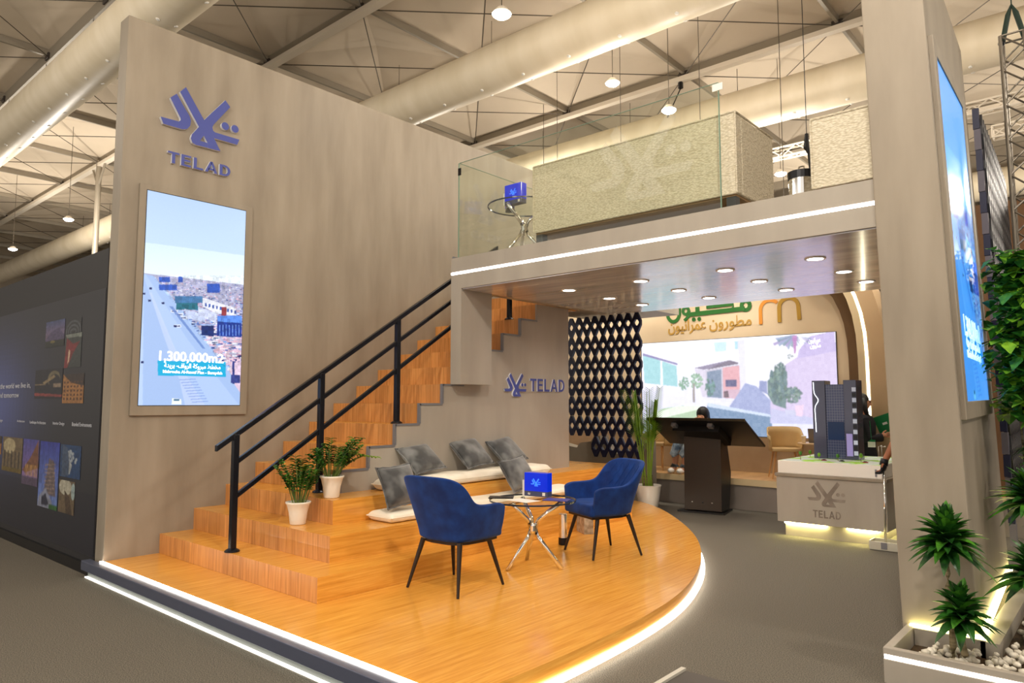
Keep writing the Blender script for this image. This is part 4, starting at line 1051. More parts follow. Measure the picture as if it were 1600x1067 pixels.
# ================================================================= HALL SERVICES
for k, (x, y) in enumerate([(X, Y) for Y in (3.65, 4.44, 5.17) for X in (2.49, 3.38, 4.27, 5.07)]):
    if k == 0:
        dn = thing('downlight', 'x', 'ceiling light', (x, y, 2.79), 0, 'round downlights in the mezzanine soffit')
        g = G(); g.ring([(.085 * math.cos(a * PI / 12), .085 * math.sin(a * PI / 12)) for a in range(24)], [(.066 * math.cos(a * PI / 12), .066 * math.sin(a * PI / 12)) for a in range(24)], lambda u, v, d: (u, v, d), -.008, -.0005); g.build('bezel', WHITE, dn)
        g = G(); g.lathe([(.066, -.005), (.066, -.002)], (0, 0, 0), 24); g.build('lens', mat('downlight_lens', (1, 1, 1), emit=(1, .9, .86), es=14.), dn)
        o = dn
    else: o = copy_tree(dn)
    o.location = (x, y, 2.79)
    o['label'] = 'white round downlight in the soffit, %s row from the front, %s from the stairs' % (('front', 'middle', 'back')[k // 4], ('first', 'second', 'third', 'fourth')[k % 4])
    lamp('downlight_beam', 'SPOT', (x, y, 2.775), 22, (1, .88, .76), .06, angle=2.5)

DUCT_AT = [(1.45, 'nearest white fabric air duct crossing above the left wall'), (5.96, 'white fabric air duct crossing over the mezzanine front'), (10.35, 'white fabric air duct behind the rattan sofas'),
           (19.0, 'far white air duct above the right greenery'), (23.2, 'second far air duct lower above the right greenery'), (27.5, 'farthest white air duct at the right edge')]
for i, (y, lb) in enumerate(DUCT_AT):
    t = thing('air_duct', lb, 'air duct', (0, y, 7.14), 0, 'long fabric air ducts')
    g = G(); n = 180; x0, x1 = -30., 24.; rings = []
    for k in range(n + 1):
        x = x0 + (x1 - x0) * k / n; r_ = .385 - (.002 if k % 6 == 0 else 0)
        rings.append([g.bm.verts.new((x, r_ * math.cos(a * PI / 14), r_ * math.sin(a * PI / 14))) for a in range(28)])
    for A, B in zip(rings, rings[1:]):
        for a in range(28): g.bm.faces.new([A[a], A[(a + 1) % 28], B[(a + 1) % 28], B[a]])
    g.bm.faces.new(rings[0]); g.bm.faces.new(rings[-1][::-1])
    g.build('sleeve', DUCT, t, smooth=True)
    if i < 3:
        g = G()
        for k in range(40):
            x = -18 + k * .9
            for a in (-1.9, -1.25): g.ball((x, .386 * math.cos(a), .386 * math.sin(a)), (.03, .03, .012), 8, Matrix.Rotation(a + PI / 2, 4, 'X'))
        q = g.build('nozzles', WHITE, t); q['kind'] = 'stuff'
        g = G()
        for k in range(16): g.tube([(-20 + k * 2.4, 0, .38), (-20 + k * 2.4, 0, .86)], .006, 4)
        g.build('hanger_wires', WIRE, t)

LAMPL = ['round pendant lamp at the top of the picture above the front duct', 'round pendant lamp between the two ducts above the mezzanine', 'small pendant lamp close above the front rattan sofa', 'pendant lamp at the far left beyond the tall wall',
         'smaller pendant lamp farthest left in the hall', 'distant pendant lamp seen between the two rattan sofas', 'added unseen pendant lamp above the carpet outside', 'added unseen pendant lamp above the aisle in front', 'added unseen pendant lamp before the black graphic wall', 'added unseen pendant lamp right of the slab wall', 'added unseen pendant lamp behind the right greenery', 'added unseen pendant lamp behind the tall wall', 'added unseen pendant lamp far back at right', 'added unseen pendant lamp far back in the centre', 'added unseen pendant lamp far back at left', 'added unseen pendant lamp farthest back at right', 'added unseen pendant lamp farthest left in front']
for i, p in enumerate(PENDANTS):
    t = thing('pendant_lamp', LAMPL[i], 'lamp', p, 0, None)
    g = G(); g.tube([(0, 0, .1), (0, 0, 8.32 - p[2])], .006, 5); g.build('cord', WIRE, t)
    g = G(); g.lathe([(.03, .08), (.05, .075), (.09, .03), (.1, .01), (.095, .004), (.03, .006)], (0, 0, 0), 24); g.build('housing', ALU, t, smooth=False)
    g = G(); g.lathe([(.03, -.045), (.075, -.035), (.105, -.012), (.11, .0)], (0, 0, 0), 24); g.build('lens', mat('pendant_lens', (1, 1, 1), emit=(1, .93, .84), es=25.), t)

# rigging trusses
def truss(label, p0, p1, s_=.15, bays=14, tri=False, m=ALU, r_=.018, name='rigging_truss'):
    p0, p1 = Vector(p0), Vector(p1); t = thing(name, label, 'truss', p0); d = p1 - p0; u = d.normalized(); a = u.cross(Vector((0, 0, 1)))
    if a.length < .1: a = Vector((1, 0, 0))
    a.normalize(); b_ = u.cross(a)
    C_ = [a * s_ + b_ * s_, a * -s_ + b_ * s_, a * -s_ - b_ * s_, a * s_ - b_ * s_]
    for c in C_:
        g = G(); g.tube([c, c + d], r_, 8); g.build('chord', m, t)
    g = G()
    for k in range(bays):
        for i in range(4):
            c, e = (C_[i], C_[(i + 1) % 4]) if k % 2 else (C_[(i + 1) % 4], C_[i])
            g.tube([c + d * k / bays, e + d * (k + 1) / bays], r_ * .55, 5); 
    for i in range(4): g.tube([C_[i], C_[(i + 1) % 4]], r_ * .6, 5)
    g.build('lattice_braces', m, t)
    return t


truss('white box truss behind the rattan sofas and slab wall', (-2, 12, 6.72), (9, 12, 6.72), .10, 40, r_=.02)
truss('lower white box truss at right behind slab wall', (5.4, 12.4, 6.35), (10, 12.4, 6.35), .10, 16, r_=.02)
vt = truss('grey box truss hanging at the top right corner', (6.387, 5.2, 4.90), (6.415, 5.18, 2.3), .09, 16, m=mat('worn_aluminium', srgb(120, 112, 100), .4, .6), r_=.016)
g = G(); g.tube([(-.08, 0, -.02), (-.03, 0, .22), (0, 0, .30), (.03, 0, .22), (.08, 0, -.02)], .022, 8); g.tube([(0, 0, .3), (0, 0, 2.85)], .006, 5); g.build('sling', mat('dark_green_sling', srgb(24, 44, 34), .7), vt)
g = G(); g.ball((-.09, 0, -.03), .03, 8).ball((.09, 0, -.03), .03, 8); g.build('clamp', BLK, vt)
g = G(); g.tube([(-13.44, 4.22, 0), (-13.44, 4.22, 8.0)], .07, 14); g.tube([(-13.44, 4.22, 7.3), (-12.9, 4.22, 8)], .03, 6); g.tube([(-13.44, 4.22, 7.3), (-14., 4.22, 8)], .03, 6)
tag(g.build('tent_column', DALU), 'round metal column holding the tent far on the left', 'column', kind='structure')
g = G(); g.tube([(.66, 9.85, 8.0), (.66, 9.85, 7.72)], .05, 6); g.tube([(.66, 9.85, 7.72), (.5, 9.6, 7.1)], .012, 5); tag(g.build('rigging_hook', BLK), 'black rigging hook hanging from the main beam', 'hook')

# ================================================================= MEZZANINE THINGS
t = thing('glass_balustrade', 'frameless glass balustrade along the mezzanine edge', 'glass railing', (1.6, 2.86, 3.14)); L0 = local(t)
g = G(); g.box(1.605, 4.605, 2.852, 2.864, 3.142, 4.19); g.xf(L0).build('front_pane', GLASS, t)
g = G(); g.box(1.592, 1.604, 2.866, 4.3, 3.142, 4.19); g.xf(L0).build('side_pane', GLASS, t)
g = G(); g.box(1.592, 1.6, 2.85, 2.86, 3.142, 4.19).box(4.605, 4.612, 2.852, 2.864, 3.142, 4.19); g.xf(L0).build('edge', GLEDGE, t)
g = G(); g.box(1.605, 4.605, 2.854, 2.862, 4.19, 4.194).box(1.594, 1.602, 2.866, 4.3, 4.19, 4.194); g.xf(L0).build('top_edge', GLEDGE, t)
g = G(); g.box(1.59, 1.635, 2.845, 2.85, 4.05, 4.13); g.xf(L0).build('clamp', BLK, t, label='black corner clip')
g = G(); g.box(4.56, 4.65, 2.842, 2.85, 4.12, 4.18); g.xf(L0).build('clamp', WHITE, t, label='white clip')
fro = bpy.data.materials.new('frosted_film'); fro.use_nodes = True; fro.node_tree.nodes['Principled BSDF'].inputs['Base Color'].default_value = (.8, .8, .72, 1); fro.node_tree.nodes['Principled BSDF'].inputs['Alpha'].default_value = .07
g = G(); emblem(g, L0 @ frameM((3.85, 2.850, 3.72), (1, 0, 0), (0, 0, 1)), 1.05, .001); g.build('frosted_emblem', fro, t, label='faint frosted emblem')


def rattan_sofa(label, x0, x1, y0, y1, z0, z1, feet=True):
    t = thing('rattan_sofa', label, 'sofa', ((x0 + x1) / 2, (y0 + y1) / 2, 3.141)); L0 = local(t)
    g = G(); g.box(x0, x1, y0, y0 + .12, z0, z1); g.xf(L0).build('backrest', WICK, t, bevel=.015)
    g = G(); g.box(x1 - .12, x1, y0 + .121, y1, z0, z1 - .005); g.xf(L0).build('armrest', WICK, t, bevel=.015)
    g = G(); g.box(x0, x0 + .12, y0 + .121, y1, z0, z1 - .005); g.xf(L0).build('armrest', WICK, t, bevel=.015)
    g = G(); g.box(x0 + .121, x1 - .121, y0 + .121, y1, z0, z0 + .22); g.xf(L0).build('seat_base', WICK, t)
    g = G(); g.box(x0 + .125, x1 - .125, y0 + .125, y1 - .01, z0 + .221, z0 + .36); g.xf(L0).build('seat_cushion', CREAM, t, bevel=.03)
    g = G(); g.box(x0 + .02, x1 - .02, y0 + .02, y1 - .02, z0 - .02, z0 - .001); g.xf(L0).build('underside', mat('dark_brown_board', srgb(166, 136, 98), .8), t)
    for fx in (x0 + .02, x1 - .10):
        for fy in (y0 + .02, y1 - .1):
            g = G(); g.box(fx, fx + .08, fy, fy + .08, 3.142, z0 - .021); g.xf(L0).build('foot', mat('dark_plastic_foot', srgb(52, 54, 52), .6), t)
    g = G()
    for q in [((x0, y0, z1), (x1, y0, z1)), ((x1, y0, z1), (x1, y0, z0)), ((x1, y0, z1), (x1, y1, z1)), ((x0, y0, z0), (x1, y0, z0)), ((x0, y0, z0), (x0, y0, z1))]: g.tube(q, .009, 6)
    g.xf(L0).build('edge_braid', WICK, t)
    return t


rattan_sofa('long woven rattan sofa seen from behind through the glass', 2.53, 4.68, 3.0, 3.82, 3.29, 3.975)
rattan_sofa('second woven rattan sofa next to the slab wall', 5.30, 5.74, 2.93, 3.70, 3.18, 3.71)
t = thing('steel_urn', 'steel bin with black lid between the two sofas', 'bin', (5.16, 3.12, 3.141))
t.scale = (1.2, 1.2, 1.2)
g = G(); g.lathe([(.075, 0), (.08, .01), (.083, .16), (.08, .165)], (0, 0, 0), 28); g.build('body', CHROME, t)
g = G(); g.lathe([(.086, .15), (.088, .2), (.06, .205), (.05, .2)], (0, 0, 0), 24); g.build('lid', BLK, t)
g = G(); g.tube([(-.02, 0, .2), (-.015, 0, .24), (.015, 0, .24), (.02, 0, .2)], .006, 6); g.build('lid_handle', CHROME, t)
g = G(); g.tube([(4.78, 4.5, 3.85), (4.775, 4.5, 4.0), (4.755, 4.5, 4.06), (4.76, 4.5, 4.2)], [.01, .014, .03, .016], 6); g.tube([(4.76, 4.5, 4.2), (4.76, 4.5, 8.0)], .004, 4)
tag(g.build('hanging_clamp', BLK), 'black rigging clamp dangling above the steel bin', 'clamp')
glass_table('glass table with chrome legs on the mezzanine behind glass', (2.12, 3.34, 3.141), .575, .40)
holder('blue brochure holder facing front on mezzanine table', (2.09, 3.22, 3.7175), 0, .24, .22)
holder('angled blue brochure holder on the mezzanine table, nearer the wall', (1.88, 3.36, 3.7175), math.radians(-42), .20, .2)

# ================================================================= FAR STAND (behind)
LWOOD = wood_mat('oak_floor', srgb(196, 152, 98), srgb(212, 170, 116), srgb(176, 132, 82), .45, plank=.18)
BEIGE = noise_mat('beige_plaster', srgb(214, 192, 160), srgb(226, 206, 176), (1, 1, 1), .8, 4, .8)
bf = thing('booth_floor', 'raised timber floor of the neighbouring stand', 'floor', (2, 8, 0), kind='structure'); L0 = local(bf)
g = G(); g.box(-2.5, 6.5, 7.78, 8.80, 0, .36); g.xf(L0).build('riser_board', noise_mat('grey_board', srgb(138, 128, 120), srgb(152, 142, 134), nscale=1., rough=.6), bf)
g = G(); g.box(-2.5, 6.5, 7.73, 8.80, .361, .453); g.xf(L0).build('edge_band', mat('cream_band', srgb(226, 204, 160), .5), bf)
g = G(); g.box(-2.5, 6.5, 7.74, 8.80, .4535, .457); g.xf(L0).build('boards', LWOOD, bf)
wb = [(-2.5, .455), (3.95, .455), (3.95, 2.35), (3.93, 2.75), (3.86, 3.05), (3.72, 3.32), (3.5, 3.55), (3.2, 3.7), (2.8, 3.76), (-2.5, 3.76)]
g = G(); g.prism(wb, lambda u, v, d: (u, d, v), 8.812, 8.95); struct('wall_back', g, BEIGE, 'beige logo wall of the neighbouring stand', 'wall')
g = G(); g.box(-2.5, 3.9, 8.80, 8.811, .458, 1.02); struct('wall_plinth', g, noise_mat('tan_panel', srgb(160, 134, 104), srgb(174, 148, 116), nscale=3.), 'tan panel below the large villa screen', 'wall panel')
sc = thing('video_wall', 'large bright landscape screen with villa picture', 'screen', (2.0, 8.8, 1.03)); L0 = local(sc)
g = G(); g.box(.30, 3.69, 8.797, 8.811, 1.025, 2.65); g.xf(L0).build('housing', BLK, sc)
vp_ = villa(); vp_.a *= 1.08
vp_.mesh('display', SCREEN, sc, L0 @ Vector((.317, 8.796, 2.643)), (3.363, 0, 0), (0, 0, -1.613))
AR_M = '\uFEE5\uFEEE\uFEF4\uFEDC\uFEE3'; AR_U1 = '\uFEE5\uFEEE\uFEF4\uFEE7\uFE8D\uFEAE\uFEE4\uFECB'; AR_U2 = '\uFEE5\uFEED\uFEAD\uFEEE\uFEC4\uFEE3'
text('caption', AR_U1, WTXT, sc, .10, L0 @ frameM((3.28, 8.794, 2.50), (1, 0, 0), (0, 0, 1)), .0005, .002, .18)
text('caption', AR_M, WTXT, sc, .10, L0 @ frameM((3.30, 8.794, 2.42), (1, 0, 0), (0, 0, 1)), .0005, .002, .16)
sg = thing('stand_sign', 'green and gold lettering with gold arches on beige wall', 'sign', (2, 8.81, 3)); L0 = local(sg)
GRN = mat('sign_green', srgb(40, 104, 40), .5); GLD = mat('sign_gold', srgb(190, 148, 66), .5); ORG = mat('sign_orange', srgb(218, 142, 50), .5); DGLD = mat('sign_dark_gold', srgb(178, 138, 44), .5)
Fx = lambda x, z: L0 @ frameM((x, 8.806, z), (1, 0, 0), (0, 0, 1))
# green word: drawn as strokes (noon, waw, ya, long kaf bar, meem)
g = G(); f = lambda u, v, d: L0 @ Vector((u, 8.81 - d, v))
NST = [0]
def stroke(g, pts, w_):
    q = [pts[0]]
    for p in pts[1:]:
        if math.hypot(p[0] - q[-1][0], p[1] - q[-1][1]) > 1e-4: q.append(p)
    L_, Rr = [], []
    for i, p in enumerate(q):
        a, c = q[max(0, i - 1)], q[min(len(q) - 1, i + 1)]; dx, dz = c[0] - a[0], c[1] - a[1]; l = math.hypot(dx, dz) or 1
        L_.append((p[0] - dz / l * w_ / 2, p[1] + dx / l * w_ / 2)); Rr.append((p[0] + dz / l * w_ / 2, p[1] - dx / l * w_ / 2))
    NST[0] += 1; d1 = .010 + .0011 * (NST[0] % 9)
    V = [[g.bm.verts.new(f(*p, d)) for p in S_] for S_, d in ((L_, 0), (Rr, 0), (L_, d1), (Rr, d1))]
    for i in range(len(q) - 1):
        g.bm.faces.new([V[2][i], V[3][i], V[3][i + 1], V[2][i + 1]]); g.bm.faces.new([V[0][i], V[2][i], V[2][i + 1], V[0][i + 1]]); g.bm.faces.new([V[3][i], V[1][i], V[1][i + 1], V[3][i + 1]]); g.bm.faces.new([V[1][i], V[0][i], V[0][i + 1], V[1][i + 1]])
    for k in (0, -1): g.bm.faces.new([V[0][k], V[1][k], V[3][k], V[2][k]])
arc = lambda cx, cz, rx, rz_, a0, a1, n=14: [(cx + rx * math.cos(math.radians(a0 + (a1 - a0) * k / n)), cz + rz_ * math.sin(math.radians(a0 + (a1 - a0) * k / n))) for k in range(n + 1)]
stroke(g, arc(.97, 3.14, .115, .14, 180, 370), .06); stroke(g, [(1.085, 3.16), (1.085, 3.30)], .06)
stroke(g, arc(1.21, 3.17, .055, .06, 0, 350), .05); stroke(g, [(1.27, 3.17), (1.26, 3.07), (1.18, 3.00)], .055)
stroke(g, [(1.27, 3.10), (2.27, 3.12)], .075); stroke(g, [(1.43, 3.12), (1.43, 3.22)], .07); stroke(g, [(1.60, 3.20), (2.08, 3.21), (2.06, 3.13)], .05)
for cx in (1.36, 1.46): stroke(g, arc(cx, 3.01, .018, .018, 0, 360, 8), .036)
stroke(g, arc(2.29, 3.17, .07, .075, 0, 360, 20), .065)
g.build('green_word', GRN, sg)
text('gold_word', AR_U1, GLD, sg, .26, Fx(.86, 2.83), .005, .004, .72); text('gold_word', AR_U2, GLD, sg, .26, Fx(1.64, 2.84), .005, .004, .74)
g = G(); stroke(g, [(2.535, 2.84), (2.535, 3.07)] + arc(2.69, 3.07, .155, .15, 180, 40), .055); g.build('arch', ORG, sg, label='orange left arch')
g = G(); stroke(g, [(2.84, 2.85), (2.84, 3.08)] + arc(2.99, 3.08, .15, .15, 180, 0) + [(3.15, 2.87)], .06); g.build('arch', DGLD, sg, label='dark gold right arch')

pa = thing('arched_portal', 'cream curved portal edged by a warm light line', 'portal', (4.3, 8.0, 0), kind='structure'); L0 = local(pa)
ctr = [(4.30, 0), (4.30, 1.47), (4.295, 2.2), (4.28, 2.52), (4.24, 2.80), (4.17, 3.05), (4.05, 3.32), (3.85, 3.56), (3.55, 3.74), (3.2, 3.8)]


def band(d0, d1, y0, y1, m, name, label=None):
    def off(d):
        out = []
        for i, p in enumerate(ctr):
            a, b_ = ctr[max(0, i - 1)], ctr[min(len(ctr) - 1, i + 1)]; dx, dz = b_[0] - a[0], b_[1] - a[1]; l = math.hypot(dx, dz); out.append((p[0] + dz / l * d, p[1] - dx / l * d))
        return out
    A, B = off(d0), off(d1); g = G()
    for i in range(len(A) - 1): g.prism([A[i], B[i], B[i + 1], A[i + 1]], lambda u, v, d: (u, d, v), y0, y1)
    bmesh.ops.remove_doubles(g.bm, verts=g.bm.verts, dist=.0005)
    g.xf(L0).build(name, m, pa, label=label)


band(-.10, .0, 8.0, 8.45, mat('portal_cream', srgb(226, 206, 168), .6), 'inner_band'); band(.0, .035, 7.995, 8.02, mat('led_portal', (1, 1, 1), emit=(1, .93, .66), es=6.), 'led_strip', 'warm white light line'); band(.036, .25, 8.0, 8.45, mat('portal_tan', srgb(204, 174, 136), .6), 'outer_band')
band(-.36, -.101, 8.5, 8.75, mat('portal_shadow', srgb(104, 78, 50), .7), 'recess_shade')  # dark sheet in the gap, its shade put into the colour
g = G(); g.box(4.56, 6.6, 8.6, 8.7, .455, 4.2); struct('wall_moss_backing', g, mat('brown_backing', srgb(104, 74, 46), .7), 'brown backing wall right of the portal', 'wall')
t = thing('gold_leaf_panel', 'brown panel dotted with gilded leaves beside the portal', 'wall decoration', (4.72, 8.55, 2.4))
g = G(); R_ = random.Random(4)
for i in range(60): leaf(g, (R_.uniform(-.14, .2), -.01 - .02 * R_.random(), R_.uniform(-.45, .7)), (R_.uniform(-1, 1), -.3, R_.uniform(-1, 1)), .09, .06, .1, seg=2)
g.build('gilded_leaves', mat('gold_leaf', srgb(206, 156, 70), .35, .4), t)
ivy('climbing_plant', 'dark green hanging plant beside the gilded leaf panel', (4.78, 8.45, 1.7), (.13, .1, .62), 500, 21, m=LEAFD, s_=(.09, .06), stalk=.46)
ivy('hanging_plant', 'green leaves hanging at the top beside the portal', (4.75, 8.45, 3.1), (.2, .1, .14), 240, 22, m=LEAF, s_=(.09, .06), stalk=2.95)

# wavy grey wall with hexagon lattice
wv = [(-1.6, 0), (1.32, 0), (1.32, .98), (1.2, .97), (.9, .80), (.768, .758), (.61, .782), (.526, .911), (.452, .94), (.429, 1.042), (.315, 1.029), (.251, .938), (.031, .914), (-.036, .827), (-.168, .843), (-.6, .93), (-1.0, .85), (-1.6, .9)]
g = G(); g.prism(wv, lambda u, v, d: (u, d, v), 7.26, 7.5); struct('wall_wavy', g, noise_mat('grey_taupe_plaster', srgb(140, 130, 114), srgb(158, 148, 130), nscale=1.3), 'low grey wall with wavy top edge below the lattice', 'wall')
t = thing('hexagon_lattice_screen', 'dark navy openwork lattice of hexagons beyond the stringer wall', 'room divider', (.4, 7.1, 1.0)); L0 = local(t)
def lattice(cells, f, d0, d1, px=.158, pz=.325, w_=.012):
    g = G()
    for cx, cz in cells:
        o_ = [(cx - .019, cz + pz / 2 - .001), (cx + .019, cz + pz / 2 - .001), (cx + px / 2 - .001, cz + .038), (cx + px / 2 - .001, cz - .038), (cx + .019, cz - pz / 2 + .001), (cx - .019, cz - pz / 2 + .001), (cx - px / 2 + .001, cz - .038), (cx - px / 2 + .001, cz + .038)]
        i_ = [(cx - .022, cz + .047), (cx + .022, cz + .047), (cx + .048, cz + .008), (cx + .046, cz - .012), (cx + .022, cz - .047), (cx - .022, cz - .047), (cx - .046, cz - .012), (cx - .048, cz + .008)]
        g.ring(o_, i_, f, d0, d1)
    return g
cells = []
for r_ in range(8):
    for c in range(14):
        x = 1.245 - c * .158; z = 2.80 + .02 - r_ * .325
        low = 1.45 if x < -.3 else (1.0 if x < .25 else (.86 if x > .4 else 1.1))
        if z > low - .12: cells.append((x, z))
lattice(cells, lambda u, v, d: L0 @ Vector((u, d, v)), 7.085, 7.13).build('lattice', NAVY, t)
g = lattice([(x, z) for x, z in cells], lambda u, v, d: L0 @ Vector((u, d, v)), 7.131, 7.137); g.build('backing', mat('pale_backing', srgb(200, 190, 170), .6), t)
# right lattice screen
t = thing('hexagon_lattice_screen', 'tall dark lattice with navy edge blocks beyond the slab wall', 'room divider', (6.2, 6.3, .3)); L0 = local(t)
XL = lambda y, z: 6.08 - .04 * (y - 4.96) - .027 * z
cells = [(5.12 + c * .16, 4.05 - r_ * .325) for r_ in range(11) for c in range(16)]
lattice(cells, lambda u, v, d: L0 @ Vector((XL(u, v) + .115 + d, u, v)), 0, .05).build('lattice', mat('dark_grey_lattice', srgb(50, 50, 54), .5), t)
g = lattice(cells, lambda u, v, d: L0 @ Vector((XL(u, v) + .112 + d, u, v)), -.012, -.001); g.build('backing', mat('pale_backing', srgb(200, 190, 170), .6), t)
for k in range(20):
    z = .35 + k * .195; g = G(); w_ = .055
    g.hexa([(XL(5, z) + .095, 5.0, z), (XL(5, z) + .145, 5.0, z), (XL(5, z) + .145, 5.045, z), (XL(5, z) + .095, 5.045, z), (XL(5, z) + .095, 5.0, z + .19), (XL(5, z) + .145, 5.0, z + .19), (XL(5, z) + .145, 5.045, z + .19), (XL(5, z) + .095, 5.045, z + .19)])
    g.xf(L0).build('edge_block', NAVY if k % 2 else mat('grey_mauve_block', srgb(100, 95, 108), .5), t, label='navy edge block' if k % 2 else 'grey edge block')
g = G(); g.box(7.4, 9.4, 11, 11.2, 2.9, 3.35); tag(g.build('purple_banner', mat('purple_cloth', srgb(70, 36, 110), .7)), 'purple banner far behind the greenery at right edge', 'banner')

# ---- far chairs and table
def shell_chair(label, loc, rz):
    t = thing('shell_chair', label, 'chair', loc, rz)
    CH = mat('tan_shell', srgb(196, 164, 112), .6); LG = mat('oak_leg', srgb(196, 148, 92), .5)
    ctrl = smooth_pts([(-.24, .16), (-.25, .0), (-.2, -.16), (0, -.22), (.2, -.16), (.25, 0), (.24, .16)], 4); n = len(ctrl); O, I = [], []
    for i, (x, y) in enumerate(ctrl):
        s_ = abs(i / (n - 1) * 2 - 1); top = .62 + .14 / (1 + math.exp((s_ - .6) * 12))
        O.append([(x * (.92 + .1 * v), y * (.92 + .1 * v), .40 + (top - .40) * v) for v in (0, .25, .5, .75, 1)]); I.append([(x * (.84 + .1 * v), y * (.84 + .1 * v), .40 + (top - .40) * v) for v in (0, .25, .5, .75, 1)])
    g = G(); Vo = g.grid(O); Vi = g.grid(I)
    for A, B, C_, D in zip(Vo, Vo[1:], Vi, Vi[1:]): g.bm.faces.new([A[-1], B[-1], D[-1], C_[-1]]); g.bm.faces.new([A[0], C_[0], D[0], B[0]])
    for A, B in ((Vo[0], Vi[0]), (Vo[-1], Vi[-1])):
        for k in range(4): g.bm.faces.new([A[k], A[k + 1], B[k + 1], B[k]])
    g.build('backrest_shell', CH, t, smooth=True)
    g = G(); g.prism([(-.21, .2), (-.22, 0), (-.16, -.14), (0, -.185), (.16, -.14), (.22, 0), (.21, .2)], lambda u, v, d: (u, v, d), .40, .45); g.build('seat', CH, t, bevel=.012)
    for sx in (-1, 1):
        for sy in (-1, 1): g = G(); g.tube([(sx * .15, sy * .12, .40), (sx * .22, sy * .18, .001)], [.016, .010], 8); g.build('leg', LG, t)
    return t


shell_chair('tan shell chair on the stand floor behind the model plinth', (3.08, 8.22, .458), math.radians(-150))
shell_chair('tan shell chair partly hidden behind the palm and kiosk', (.98, 8.3, .458), math.radians(160))
t = thing('stand_table', 'small round table with a laptop on the neighbouring stand', 'table', (3.62, 8.2, .458))
g = G(); g.lathe([(.33, .52), (.335, .53), (.33, .54)], (0, 0, 0), 36); g.build('tabletop', mat('oak_top', srgb(190, 160, 120), .4), t)
for a in range(3): g = G(); g.tube([(.28 * math.cos(a * 2.1), .28 * math.sin(a * 2.1), .001), (.08 * math.cos(a * 2.1 + .4), .08 * math.sin(a * 2.1 + .4), .52)], .012, 6); g.build('leg', BLK, t)
t = thing('laptop', 'open grey laptop on the small round table', 'laptop', (3.62, 8.14, 1.0), math.radians(6))
g = G(); g.box(-.16, .16, 0, .2, 0, .014); g.build('keyboard_deck', mat('laptop_grey', srgb(120, 112, 104), .4, .3), t)
g = G(); g.box(-.16, .16, -.012, -.002, .0, .21, Matrix.Rotation(.25, 4, 'X')); g.build('lid', mat('laptop_grey', srgb(120, 112, 104), .4, .3), t)
g = G(); g.box(.04, .075, -.014, -.0125, .09, .13, Matrix.Rotation(.25, 4, 'X')); g.build('sticker', WHITE, t)
t = thing('paper_cup', 'small cream paper cup beside the laptop', 'cup', (3.43, 8.0, 1.0)); g = G(); g.lathe([(.024, 0), (.033, .09), (.034, .092)], (0, 0, 0), 18); g.build('cup_body', mat('cup_cream', srgb(226, 200, 160), .6), t)
g = G(); g.lathe([(.034, .0925), (.034, .1), (.03, .103)], (0, 0, 0), 18); g.build('lid', WHITE, t)

# ================================================================= KIOSK
for i, x in enumerate((-.9, .5, 2.0, 3.3, 4.6)):  # stand lights added to brighten the booth wall behind the lattice
    t = thing('spotlight', ['added spotlight over the neighbouring stand, farthest left', 'added spotlight over the neighbouring stand beside the lattice', 'added spotlight over the neighbouring stand before the green lettering', 'added spotlight over the neighbouring stand before the gold arches', 'added spotlight over the portal of the neighbouring stand'][i], 'spotlight', (x, 7.9, 4.1))
    g = G(); g.lathe([(.05, 0), (.055, .01), (.05, .14), (.02, .15)], (0, 0, 0), 16); g.build('housing', WHITE, t); g = G(); g.lathe([(.045, -.004), (.045, -.001)], (0, 0, 0), 16); g.build('lens', mat('pendant_lens', (1, 1, 1)), t)
    g = G(); g.tube([(0, 0, .15), (0, 0, 4.2)], .006, 4); g.build('cord', WIRE, t)
    lamp('added_spot_beam', 'SPOT', (x, 7.9, 4.08), 80, (1, .93, .82), .05, (math.radians(10), 0, 0), angle=2.2)
t = thing('touch_kiosk', 'dark touch-table kiosk seen from behind', 'kiosk', (2.3, 7.05, 0)); L0 = local(t)
BRZ = mat('dark_bronze_metal', srgb(52, 43, 35), .42, .35); BRZS = mat('black_side_metal', srgb(26, 24, 24), .4, .3)
a0, a1 = Vector((2.03, 7.05, 0)), Vector((2.56, 7.13, 0)); dn_ = Vector((-.12, .99, 0))
prof = [(.0, .04), (.36, .04), (.42, .3), (.47, .56), (.30, 1.03), (.03, 1.10)]
sideL = [Vector((a0.x, a0.y, z)) + dn_ * d for d, z in prof]; sideR = [Vector((a1.x, a1.y, z)) + dn_ * d for d, z in prof]
g = G(); A = [g.bm.verts.new(L0 @ p) for p in sideL]; B = [g.bm.verts.new(L0 @ p) for p in sideR]; g.bm.faces.new(A); g.bm.faces.new(B[::-1])
for i in range(6): g.bm.faces.new([A[i], A[(i + 1) % 6], B[(i + 1) % 6], B[i]])
o = g.build('pedestal', BRZ, t); o.data.materials.append(BRZS)
for p in o.data.polygons:
    if abs(p.normal.x) > .7: p.material_index = 1
g = G(); g.hexa([L0 @ Vector(q) for q in [(1.94, 7.0, .0), (2.62, 7.1, .0), (2.50, 7.62, .0), (1.88, 7.55, .0), (1.94, 7.0, .025), (2.62, 7.1, .025), (2.50, 7.62, .025), (1.88, 7.55, .025)]]); g.build('base_plate', BRZS, t)
kp = lambda u, v, d: L0 @ (Vector((1.56, 6.80, 1.325)) + Vector((1.50, .03, 0)) * u + Vector((-.02, .74, -.385)) * v + Vector((0, .46, .88)) * d)
g = G(); g.prism([(0, 0), (1, 0), (1, 1), (0, 1)], kp, 0, .035); g.build('screen_housing', BLK, t, bevel=.012)
g = G(); g.prism([(.02, .03), (.98, .03), (.98, .97), (.02, .97)], kp, .0352, .037); g.build('touch_glass', mat('kiosk_glass', srgb(90, 84, 60), .08), t)
